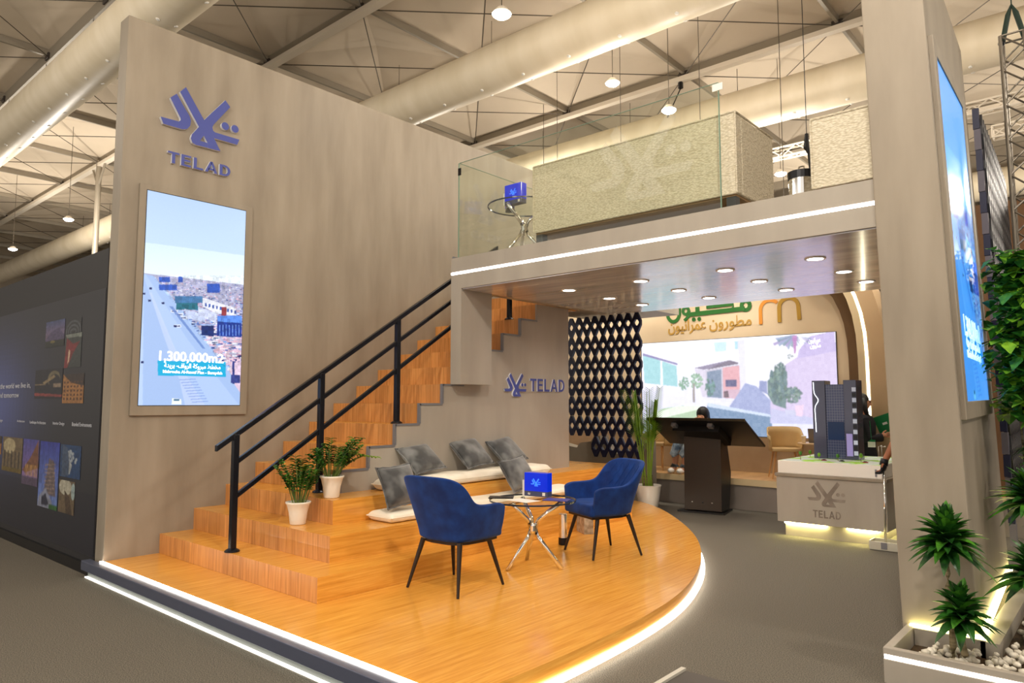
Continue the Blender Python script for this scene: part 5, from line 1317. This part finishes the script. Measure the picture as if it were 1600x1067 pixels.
g = G(); g.prism([(.0, -.004), (1, -.004), (1, .004), (0, .004)], kp, -.004, .036); g.build('edge_trim', mat('bronze_edge', srgb(60, 52, 40), .3, .6), t)
g = G(); g.prism([(.25, .2), (.72, .2), (.72, .75), (.25, .75)], kp, -.09, -.001); g.build('bracket', BRZS, t)
g = G(); g.prism([(.25, .1), (.30, .1), (.30, .2), (.25, .2)], kp, -.05, -.001).prism([(.62, .1), (.67, .1), (.67, .2), (.62, .2)], kp, -.05, -.001); g.build('hinge', TRIMG, t)
for q in (.22, .5, .76): p = a0.lerp(a1, q) + Vector((.0, -.004, .15)); g = G(); g.ball(L0 @ p, .013, 8); g.build('bolt', BLK if q == .5 else CHROME, t)

LEDP = mat('led_plinth', (1, 1, 1), .5, emit=(1, .90, .34), es=45.)
# ================================================================= MODEL PLINTH
t = thing('display_plinth', 'cement plinth with recessed emblem and light under it', 'plinth', (4.33, 6.8, 0)); L0 = local(t)
g = G(); g.box(3.74, 4.94, 6.11, 7.55, .17, .70); g.xf(L0).build('body', CONC2, t, bevel=.004)
g = G(); g.box(3.725, 4.955, 6.095, 7.565, .701, .738); g.xf(L0).build('cap', CONC, t, bevel=.006)
g = G(); g.box(3.80, 4.80, 6.20, 7.40, .0, .169); g.xf(L0).build('kick_base', CONC2, t)
for x0, x1 in ((3.80, 4.28), (4.50, 4.80)): g = G(); g.box(x0, x1, 6.17, 6.195, .145, .165); g.xf(L0).build('led_strip', LEDP, t, label='yellow light strip')
g = G(); g.box(4.805, 4.83, 6.2, 7.4, .145, .165); g.xf(L0).build('led_strip', LEDP, t)
g = G(); g.box(3.755, 4.90, 6.13, 7.53, .7385, .885); g.xf(L0).build('white_tray', WHITE, t, bevel=.003)
g = G(); g.box(4.83, 4.85, 6.124, 6.13, .76, .84); g.xf(L0).build('socket', TRIMG, t)
ENG = noise_mat('engraved_grey', srgb(120, 110, 100), srgb(150, 140, 128), nscale=6.)
g = G(); emblem(g, L0 @ frameM((4.31, 6.1085, .53), (1, 0, 0), (0, 0, 1)), .42, .001); g.build('emblem', ENG, t, label='recessed grey emblem')
letters('letter', L0 @ frameM((4.155, 6.1085, .255), (1, 0, 0), (0, 0, 1)), .085, .31, .001, ENG, ENG, t, (0, -1, 0))
g = G(); emblem(g, L0 @ frameM((4.9415, 6.75, .45), (0, 1, 0), (0, 0, 1)), .5, .001); g.build('emblem', mat('engraved_blue', srgb(88, 88, 130), .5), t, label='blue grey emblem on the side')

# tower model
t = thing('tower_model', 'tall dark glass architectural tower model on the plinth', 'architectural model', (4.2, 6.85, .8865)); L0 = local(t)


def grid_tex(name, c1, c2, sx, sz, ax=0):
    m = mat(name, c1, .18, .2, coat=.4); nt = m.node_tree; N, L = nt.nodes, nt.links
    g_ = N.new('ShaderNodeNewGeometry'); s_ = N.new('ShaderNodeSeparateXYZ'); L.new(g_.outputs['Position'], s_.inputs[0]); outs = []
    for i, sc_ in ((ax, sx), (2, sz)):
        a = N.new('ShaderNodeMath'); a.operation = 'MULTIPLY'; a.inputs[1].default_value = sc_; L.new(s_.outputs[i], a.inputs[0])
        b = N.new('ShaderNodeMath'); b.operation = 'FRACT'; L.new(a.outputs[0], b.inputs[0]); c = N.new('ShaderNodeMath'); c.operation = 'LESS_THAN'; c.inputs[1].default_value = .12; L.new(b.outputs[0], c.inputs[0]); outs.append(c.outputs[0])
    mx = N.new('ShaderNodeMath'); mx.operation = 'MAXIMUM'; L.new(outs[0], mx.inputs[0]); L.new(outs[1], mx.inputs[1])
    q = N.new('ShaderNodeMix'); q.data_type = 'RGBA'; q.inputs[6].default_value = (*c1, 1); q.inputs[7].default_value = (*c2, 1); L.new(mx.outputs[0], q.inputs[0]); L.new(q.outputs[2], N['Principled BSDF'].inputs['Base Color'])
    return m


TS = Matrix.Translation((3.98, 0, 0)) @ Matrix.Diagonal((.86, 1, 1, 1)) @ Matrix.Translation((-3.99, 0, 0))
TG = grid_tex('tower_glass', srgb(72, 80, 116), srgb(120, 126, 152), 34, 30); TD = mat('tower_side_glass', srgb(84, 86, 108), .18, .3, coat=.4)
g = G(); g.box(3.99, 4.17, 6.75, 6.98, .887, 1.85); g.xf(L0 @ TS).build('left_block', TD, t, bevel=.004)
g = G(); g.box(4.171, 4.43, 6.77, 6.98, .887, 1.80); g.xf(L0 @ TS).build('glass_front', TG, t)
g = G(); g.box(4.431, 4.60, 6.73, 6.98, .887, 1.85); g.xf(L0 @ TS).build('right_block', TD, t, bevel=.004)
g = G()
for k in range(40):
    a, b_ = k / 40, (k + 1) / 40; fz = lambda q: 1.83 - .62 * q; fx = lambda q: 4.015 + .055 * math.exp(-((q - .36) / .09) ** 2) + .02 * q
    g.tube([(fx(a), 6.744, fz(a)), (fx(b_), 6.744, fz(b_))], .005, 5)
g.xf(L0 @ TS).build('light_line', mat('model_light', (1, 1, 1), emit=(.9, .95, 1), es=2.2), t, label='white glowing wavy line')
wn = G(); wd = G()
for k in range(13):
    z = 1.76 - k * .064; (wn if k % 2 == 0 else wd).box(4.545, 4.597, 6.722, 6.7295, z - .05, z)
wn.xf(L0 @ TS).build('window_pattern', mat('model_windows', srgb(190, 198, 214), .3, emit=srgb(180, 190, 214), es=.25), t); wd.xf(L0 @ TS).build('window_pattern', mat('model_dark', srgb(24, 26, 34), .3), t)
g = G(); g.box(4.45, 4.53, 6.722, 6.7295, .93, 1.20); g.xf(L0 @ TS).build('lilac_panel', mat('model_lilac', srgb(150, 140, 200), .3, emit=srgb(150, 140, 200), es=.3), t)
g = G(); g.box(4.19, 4.41, 6.762, 6.7695, 1.12, 1.34); g.xf(L0 @ TS).build('blue_atrium', mat('model_blue', srgb(20, 50, 100), .2), t)
g = G(); g.box(3.76, 4.895, 6.14, 7.52, .8855, .8862); tag(g.build('model_lawn', noise_mat('model_lawn', srgb(150, 200, 60), srgb(196, 206, 200), (1, 1, 1), 4.5, 2, .8, contrast=(.44, .5))), 'green and white ground sheet of the tower model', 'model ground')
g = G()
for i, (x, y) in enumerate([(3.95, 6.35), (4.12, 6.5), (4.35, 6.45), (4.62, 6.4), (4.05, 6.9), (3.88, 6.9)]):
    t = thing('model_tree', 'x', 'model tree', (x, y, .887), 0, 'tiny model trees around the tower')
    h = .06 + .02 * (i % 3 == 0)
    g2 = G(); g2.tube([(0, 0, 0), (0, 0, h)], .003, 5); g2.build('trunk', TRUNK, t)
    g2 = G(); g2.ball((0, 0, h), (.02, .02, .026), 8); g2.build('crown', LEAFY if i % 2 else LEAF, t)
    t['label'] = ['tiny model tree at the left front of the tower model', 'tiny model tree before the left tower block', 'tiny model tree before the glass front', 'taller tiny model tree at the right front corner', 'tiny model tree left behind the tower', 'tiny model tree at the rear left edge of the lawn'][i]
for i, (x, y, c) in enumerate([(4.22, 6.36, (140, 30, 34)), (4.42, 6.36, (70, 72, 76)), (4.68, 6.34, (150, 36, 40))]):
    t = thing('model_car', ['tiny red model car before the tower centre', 'tiny grey model car before the tower', 'tiny red model car at the right front'][i], 'model car', (x, y, .887))
    g2 = G(); g2.box(-.03, .03, -.012, .012, .004, .014); g2.build('body', mat('car_%d' % c[0], srgb(*c), .3), t, bevel=.003); g2 = G(); g2.box(-.014, .016, -.010, .010, .0145, .022); g2.build('cabin', BLK, t)
for i, x in enumerate((4.72, 4.78)):
    t = thing('model_lamp_post', ['tiny white model lamp post next to the tower', 'tiny white model lamp post nearest the plinth corner'][i], 'model lamp post', (x, 6.75 - i * .1, .887))
    g2 = G(); g2.tube([(0, 0, 0), (0, 0, .17), (.03, 0, .18)], .003, 5); g2.build('pole', WHITE, t); g2 = G(); g2.ball((.035, 0, .18), .008, 6); g2.build('head', WHITE, t)

# ================================================================= PEOPLE
SKIN = mat('skin', srgb(196, 140, 108), .55); SKIN2 = mat('skin_brown', srgb(150, 92, 60), .5)
ABAYA = noise_mat('black_cloth', srgb(12, 12, 16), srgb(28, 26, 32), nscale=6., rough=.8); HAIR = mat('black_hair', srgb(16, 12, 12), .45); DENIM = noise_mat('washed_denim', srgb(70, 88, 108), srgb(170, 182, 190), nscale=9., rough=.8)


def skinned(name, nodes, edges, m, parent, sub=2, rootk=0):
    """nodes: list of (pos, radius); edges between node indices; grown into one continuous surface"""
    me = bpy.data.meshes.new(name); me.from_pydata([n_[0] for n_ in nodes], edges, []); o = bpy.data.objects.new(name, me); COL.objects.link(o)
    sk = o.modifiers.new('skin', 'SKIN'); sk.use_smooth_shade = True
    for i, n_ in enumerate(nodes):
        r_ = n_[1]; me.skin_vertices[0].data[i].radius = (r_, r_) if not isinstance(r_, tuple) else r_
    me.skin_vertices[0].data[rootk].use_root = True
    s_ = o.modifiers.new('s', 'SUBSURF'); s_.levels = sub; s_.render_levels = sub
    dg = bpy.context.evaluated_depsgraph_get(); m2 = bpy.data.meshes.new_from_object(o.evaluated_get(dg)); bpy.data.objects.remove(o); m2.materials.clear(); m2.materials.append(m)
    m2.polygons.foreach_set('use_smooth', [True] * len(m2.polygons))
    o = bpy.data.objects.new(name, m2); COL.objects.link(o)
    if parent is not None: o.parent = parent
    return o


def head_nodes(c, face, N, E, neck):
    """c: head centre, face: unit direction; adds skull, chin and nose to the skeleton"""
    c = Vector(c); f = Vector(face); k = len(N)
    N += [(c + Vector((0, 0, -.03)), .072), (c + Vector((0, 0, .045)), .085), (c + f * .045 + Vector((0, 0, -.075)), .040), (c + f * .095 + Vector((0, 0, -.012)), .014)]
    E += [(neck, k), (k, k + 1), (k, k + 2), (k, k + 3)]


def hand_nodes(w_, d, side, N, E, frm, curl=0.):
    """five fingers: w_ wrist point, d pointing direction, side = direction of the thumb"""
    w_, d, side = Vector(w_), Vector(d).normalized(), Vector(side).normalized(); n_ = d.cross(side)
    k = len(N); N += [(w_ + d * .05, (.034, .018))]; E += [(frm, k)]
    for i, (o_, l_) in enumerate(((.030, .075), (.010, .085), (-.011, .078), (-.031, .06))):
        b_ = w_ + d * .088 + side * o_; q = len(N); N += [(b_, .0095), (b_ + (d * (1 - curl) + n_ * curl).normalized() * l_ * .5, .0085), (b_ + (d * (1 - curl) + n_ * curl).normalized() * l_ * .5 + (d * (1 - 2 * curl) + n_ * 1.6 * curl).normalized() * l_ * .5, .0075)]
        E += [(k, q), (q, q + 1), (q + 1, q + 2)]
    q = len(N); N += [(w_ + d * .045 + side * .045, .0105), (w_ + d * .085 + side * .062, .009)]; E += [(k, q), (q, q + 1)]


# woman with green folder, standing behind the model plinth, facing right in profile
pw = thing('person', 'woman in black cloak with long dark hair holding a green folder', 'person', (4.29, 7.78, 0))
F = Vector((.95, .25, 0)).normalized(); S_ = Vector((-F.y, F.x, 0))
N, E_ = [], []
N += [((0, 0, .98), (.12, .16)), ((0, 0, 1.20), (.10, .13)), ((0, 0, 1.40), (.10, .17)), ((0, 0, 1.50), .05)]; E_ += [(0, 1), (1, 2), (2, 3)]
head_nodes((F.x * .02, F.y * .02, 1.64), F, N, E_, 3)
for sd in (1, -1):
    k = len(N); h = S_ * (.09 * sd); N += [(Vector((0, 0, .90)) + h, .085), (Vector((0, 0, .50)) + h + F * .01, .058), (Vector((0, 0, .09)) + h, .04), (Vector((0, 0, .035)) + h + F * .12, .035)]; E_ += [(0, k), (k, k + 1), (k + 1, k + 2), (k + 2, k + 3)]
    k = len(N); sh = S_ * (.18 * sd); el = S_ * (.2 * sd) + F * .06; wr = S_ * (.10 * sd) + F * .20
    N += [(Vector((0, 0, 1.40)) + sh, .052), (Vector((0, 0, 1.14)) + el, .042), (Vector((0, 0, 1.20)) + wr, .028)]; E_ += [(2, k), (k, k + 1), (k + 1, k + 2)]
    hand_nodes(Vector((0, 0, 1.20)) + wr, F + Vector((0, 0, .12)), Vector((0, 0, 1)), N, E_, k + 2, .25)
skinned('body', N, E_, SKIN, pw)
g = G(); prof = [(.20, .30, .03), (.19, .27, .45), (.17, .23, .85), (.15, .20, 1.05), (.155, .21, 1.22), (.16, .235, 1.36), (.12, .19, 1.455), (.06, .07, 1.50)]; rings = []
for a_, b_, z in prof: rings.append([g.bm.verts.new(F * (a_ * math.cos(t * PI / 12)) + S_ * (b_ * math.sin(t * PI / 12)) * 1.0 + Vector((0, 0, z + (.012 * math.sin(t * 2.5) if z < .1 else 0)))) for t in range(24)])
for A, B in zip(rings, rings[1:]):
    for t in range(24): g.bm.faces.new([A[t], A[(t + 1) % 24], B[(t + 1) % 24], B[t]])
for sd in (1, -1):
    g.tube([Vector((0, 0, 1.42)) + S_ * (.15 * sd), Vector((0, 0, 1.15)) + S_ * (.21 * sd) + F * .05, Vector((0, 0, 1.18)) + S_ * (.13 * sd) + F * .22], [.075, .07, .06], 12, cap=False)
g.build('cloak', ABAYA, pw, smooth=True)
g = G(); hc = Vector((F.x * .02, F.y * .02, 1.655)); bk = -F
g.ball(hc + bk * .030 + Vector((0, 0, .025)), (.098, .098, .105), 16)
g.tube([hc + bk * .05 + Vector((0, 0, .05)), hc + bk * .085 + Vector((0, 0, -.10)), hc + bk * .06 + Vector((0, 0, -.30)), hc + bk * .03 + Vector((0, 0, -.42))], [.08, .095, .085, .03], 12)
for sd in (1, -1): g.tube([hc + S_ * (.065 * sd) + Vector((0, 0, .06)), hc + S_ * (.085 * sd) + F * .01 + Vector((0, 0, -.08)), hc + S_ * (.10 * sd) + F * .06 + Vector((0, 0, -.28))], [.035, .035, .02], 8)
g.build('hair', HAIR, pw, smooth=True)
g = G()
for sd in (1, -1): g.ball(hc + F * .070 + S_ * (.030 * sd) + Vector((0, 0, .0)), (.009, .009, .006), 8)
g.build('eyes', BLK, pw)
g = G(); g.ball(hc + F * .073 + Vector((0, 0, -.068)), (.012, .018, .006), 8); g.build('mouth', mat('lips', srgb(170, 80, 80), .5), pw)
t = thing('folder', 'green folder held open by the standing woman', 'folder', (4.29 + F.x * .27, 7.78 + F.y * .27, 1.27)); Mf = Matrix.Rotation(math.atan2(F.y, F.x) - .3, 4, 'Z') @ Matrix.Rotation(-.35, 4, 'Y')
g = G(); g.box(-.11, .11, -.008, .008, -.13, .15, Mf); g.build('cover', mat('folder_green', srgb(20, 120, 66), .45), t)
g = G(); g.box(-.03, .03, -.0095, -.0082, .02, .05, Mf); g.build('mark', WHITE, t)
t = thing('badge', 'white card badge hanging at the standing woman', 'badge', (4.44, 7.56, 1.04)); g = G(); g.box(-.045, .045, -.004, .0, -.04, .03); g.build('card', WHITE, t); g = G(); g.box(-.046, .046, -.005, .001, .031, .055); g.build('header', mat('folder_green', srgb(20, 120, 66), .45), t)
g = G(); g.tube([(0, 0, .055), (-.02, .03, .30)], .003, 4); g.build('lanyard', mat('folder_green', srgb(20, 120, 66), .45), t)

pw.scale = (.95, .95, .955)
# cleaner behind the slab wall, only a forearm and glove in sight
pc_ = thing('person', 'cleaner mostly hidden by slab wall, gloved hand on the dustpan pole', 'person', (5.42, 6.15, 0))
N = [((0, 0, .95), (.15, .12)), ((0, 0, 1.2), (.14, .11)), ((0, 0, 1.42), (.17, .11)), ((0, 0, 1.52), .055)]; E_ = [(0, 1), (1, 2), (2, 3)]
N = [(Vector(a), b) for a, b in N]; head_nodes((-.02, -.01, 1.66), (-.8, -.6, 0), N, E_, 3)
for sd in (1, -1):
    k = len(N); N += [(Vector((.1 * sd, 0, .88)), .09), (Vector((.11 * sd, 0, .48)), .06), (Vector((.11 * sd, .02, .09)), .042), (Vector((.11 * sd - .05, -.1, .035)), .036)]; E_ += [(0, k), (k, k + 1), (k + 1, k + 2), (k + 2, k + 3)]
k = len(N); N += [(Vector((.2, 0, 1.42)), .055), (Vector((.26, 0, 1.14)), .045), (Vector((.24, -.08, .92)), .03)]; E_ += [(2, k), (k, k + 1), (k + 1, k + 2)]; hand_nodes((.24, -.08, .92), (0, -.1, -1), (0, -1, 0), N, E_, k + 2, .2)
k = len(N); N += [(Vector((-.2, 0, 1.42)), .055), (Vector((-.345, -.08, 1.20)), .046), (Vector((-.455, -.14, .95)), .032)]; E_ += [(2, k), (k, k + 1), (k + 1, k + 2)]; hand_nodes((-.455, -.14, .95), (-.25, -.1, -1), (0, -1, .2), N, E_, k + 2, .35)
skinned('body', N, E_, SKIN2, pc_)
g = G(); rings = []
for a_, b_, z in [(.17, .13, .05), (.18, .14, .6), (.19, .14, .95), (.19, .14, 1.2), (.2, .14, 1.4), (.08, .08, 1.5)]: rings.append([g.bm.verts.new((a_ * math.cos(t * PI / 10), b_ * math.sin(t * PI / 10), z)) for t in range(20)])
for A, B in zip(rings, rings[1:]):
    for t in range(20): g.bm.faces.new([A[t], A[(t + 1) % 20], B[(t + 1) % 20], B[t]])
g.tube([(-.06, 0, 1.44), (-.19, 0, 1.425), (-.25, -.035, 1.34), (-.31, -.06, 1.25)], [.075, .082, .078, .072], 12).tube([(.06, 0, 1.44), (.19, 0, 1.425), (.235, 0, 1.32), (.255, 0, 1.22)], [.075, .082, .078, .072], 12)
g.build('uniform', ABAYA, pc_, smooth=True)
g = G(); g.tube([(-.455, -.14, .97), (-.47, -.145, .90)], [.040, .042], 10); hN, hE = [(Vector((-.46, -.142, .92)), .036)], []
glove = g.build('glove_cuff', BLK, pc_, smooth=True)
hand_nodes((-.46, -.142, .92), (-.25, -.1, -1), (0, -1, .2), hN, hE, 0, .45)
hN = [(a, (b[0] * 1.3, b[1] * 1.5) if isinstance(b, tuple) else b * 1.35) for a, b in hN]
skinned('glove', hN, hE, BLK, pc_)
g = G(); g.ball((-.02, 0, 1.70), (.1, .1, .1), 12); g.build('hair', HAIR, pc_, smooth=True)
t = thing('lobby_dustpan', 'long-handled lobby dustpan standing before the plinth corner', 'dustpan', (4.94, 6.0, 0))
g = G(); g.tube([(0, 0, .07), (.015, 0, .86)], .012, 10); g.build('handle_pole', CHROME, t, smooth=True)
g = G(); g.box(-.15, .15, -.06, .14, .004, .014).box(-.15, .15, .13, .14, .014, .10).box(-.15, -.14, -.06, .13, .014, .10).box(.14, .15, -.06, .13, .014, .10).box(-.15, .15, -.07, -.06, .004, .095); g.build('pan', mat('pan_grey', srgb(196, 192, 176), .35, .3), t, bevel=.006)
g = G(); g.box(-.03, .03, -.075, -.0705, .02, .09); g.build('bracket', TRIMG, t)

# seated visitor behind the kiosk
ps = thing('person', 'seated visitor in jeans behind the kiosk, dark hair showing above', 'person', (1.62, 8.25, .457))
N = [((.06, .0, .46), (.14, .11)), ((.08, .02, .68), (.12, .1)), ((.1, .0, .82), (.15, .1)), ((.12, -.01, .87), .05)]; N = [(Vector(a), b) for a, b in N]; E_ = [(0, 1), (1, 2), (2, 3)]
head_nodes((.13, -.02, .86 - .03 + .06), (0, -1, 0), N, E_, 3)
k = len(N)
for sd in (1, -1):
    k = len(N); N += [(Vector((.06 + .08 * sd, -.05, .44)), .085), (Vector((-.06 + .09 * sd, -.36, .42)), .065), (Vector((-.10 + .08 * sd, -.38, .09)), .045), (Vector((-.12 + .08 * sd, -.47, .04)), .04)]; E_ += [(0, k), (k, k + 1), (k + 1, k + 2), (k + 2, k + 3)]
    k = len(N); N += [(Vector((.1 + .17 * sd, 0, .8)), .05), (Vector((.1 + .2 * sd, -.08, .58)), .04), (Vector((.08 + .12 * sd, -.25, .50)), .03)]; E_ += [(2, k), (k, k + 1), (k + 1, k + 2)]; hand_nodes(Vector((.08 + .12 * sd, -.25, .50)), (0, -1, -.1), (-sd, 0, 0), N, E_, k + 2, .2)
skinned('body', N, E_, SKIN, ps)
g = G()
for sd in (1, -1):
    g.tube([(.06 + .08 * sd, -.02, .44), (-.06 + .09 * sd, -.36, .43), (-.10 + .08 * sd, -.385, .30), (-.10 + .08 * sd, -.38, .10)], [.105, .088, .075, .072], 12)
g.build('jeans', DENIM, ps, smooth=True)
g = G(); rings = []
for a_, b_, z in [(.17, .14, .42), (.16, .13, .6), (.18, .13, .78), (.08, .08, .87)]: rings.append([g.bm.verts.new((.08 + a_ * math.cos(t * PI / 10), b_ * math.sin(t * PI / 10), z)) for t in range(20)])
for A, B in zip(rings, rings[1:]):
    for t in range(20): g.bm.faces.new([A[t], A[(t + 1) % 20], B[(t + 1) % 20], B[t]])
g.build('shirt', ABAYA, ps, smooth=True)
g = G(); g.ball((.13, .02, .94), (.105, .11, .12), 14); g.tube([(.13, .06, .95), (.13, .09, .8), (.13, .08, .68)], [.09, .09, .05], 10); g.build('hair', HAIR, ps, smooth=True)
g = G()
for sd in (1, -1): g.ball((-.12 + .08 * sd, -.45, .045), (.048, .10, .044), 12)
g.build('shoes', WHITE, ps, smooth=True)
shell_chair('tan shell chair under the seated visitor in jeans', (1.68, 8.28, .458), math.radians(180))
# second seated person behind the laptop
pq = thing('person', 'seated person in black behind the laptop and tower model', 'person', (3.86, 8.45, .457))
N = [(Vector((0, 0, .46)), (.14, .11)), (Vector((0, 0, .66)), (.13, .1)), (Vector((0, 0, .82)), (.16, .1)), (Vector((0, 0, .90)), .05)]; E_ = [(0, 1), (1, 2), (2, 3)]; head_nodes((0, -.02, 1.03), (-.3, -.95, 0), N, E_, 3)
for sd in (1, -1):
    k = len(N); N += [(Vector((.09 * sd, -.05, .44)), .085), (Vector((.1 * sd, -.25, .42)), .06), (Vector((.1 * sd, -.26, .09)), .045), (Vector((.1 * sd, -.34, .04)), .04)]; E_ += [(0, k), (k, k + 1), (k + 1, k + 2), (k + 2, k + 3)]
    k = len(N); N += [(Vector((.18 * sd, 0, .8)), .05), (Vector((.2 * sd - .04, -.08, .62)), .04), (Vector((.1 * sd - .12, -.2, .60)), .028)]; E_ += [(2, k), (k, k + 1), (k + 1, k + 2)]; hand_nodes(Vector((.1 * sd - .12, -.2, .60)), (-.3, -1, 0), (-sd, 0, 0), N, E_, k + 2, .2)
skinned('body', N, E_, SKIN, pq)
g = G(); rings = []
for a_, b_, z in [(.22, .22, .03), (.2, .2, .4), (.18, .14, .62), (.2, .13, .80), (.13, .11, .88), (.11, .12, .98), (.115, .13, 1.08), (.06, .07, 1.15)]: rings.append([g.bm.verts.new((a_ * math.cos(t * PI / 10), .03 + b_ * math.sin(t * PI / 10), z)) for t in range(20)])
for A, B in zip(rings, rings[1:]):
    for t in range(20): g.bm.faces.new([A[t], A[(t + 1) % 20], B[(t + 1) % 20], B[t]])
g.bm.faces.new(rings[-1]); g.build('black_robe', ABAYA, pq, smooth=True)

# ================================================================= SMALL THINGS
g = G(); g.box(1.508, 1.53, 3.33, 3.39, 1.972, 2.0); tag(g.build('sensor_box', WHITE, bevel=.003), 'tiny white box on top edge of the stringer wall by the post', 'sensor')
t = thing('floor_sign', 'low dark floor panel with pale metal edge at picture bottom', 'floor panel', (5.35, .95, 0)); L0 = local(t)
g = G(); g.box(4.975, 5.75, .45, 1.405, .001, .02); g.xf(L0).build('panel', mat('dark_taupe', srgb(74, 68, 62), .6), t)
g = G(); g.box(4.945, 4.9745, .45, 1.41, .001, .035); g.xf(L0).build('metal_edge', mat('pale_edge', srgb(200, 196, 184), .4), t)
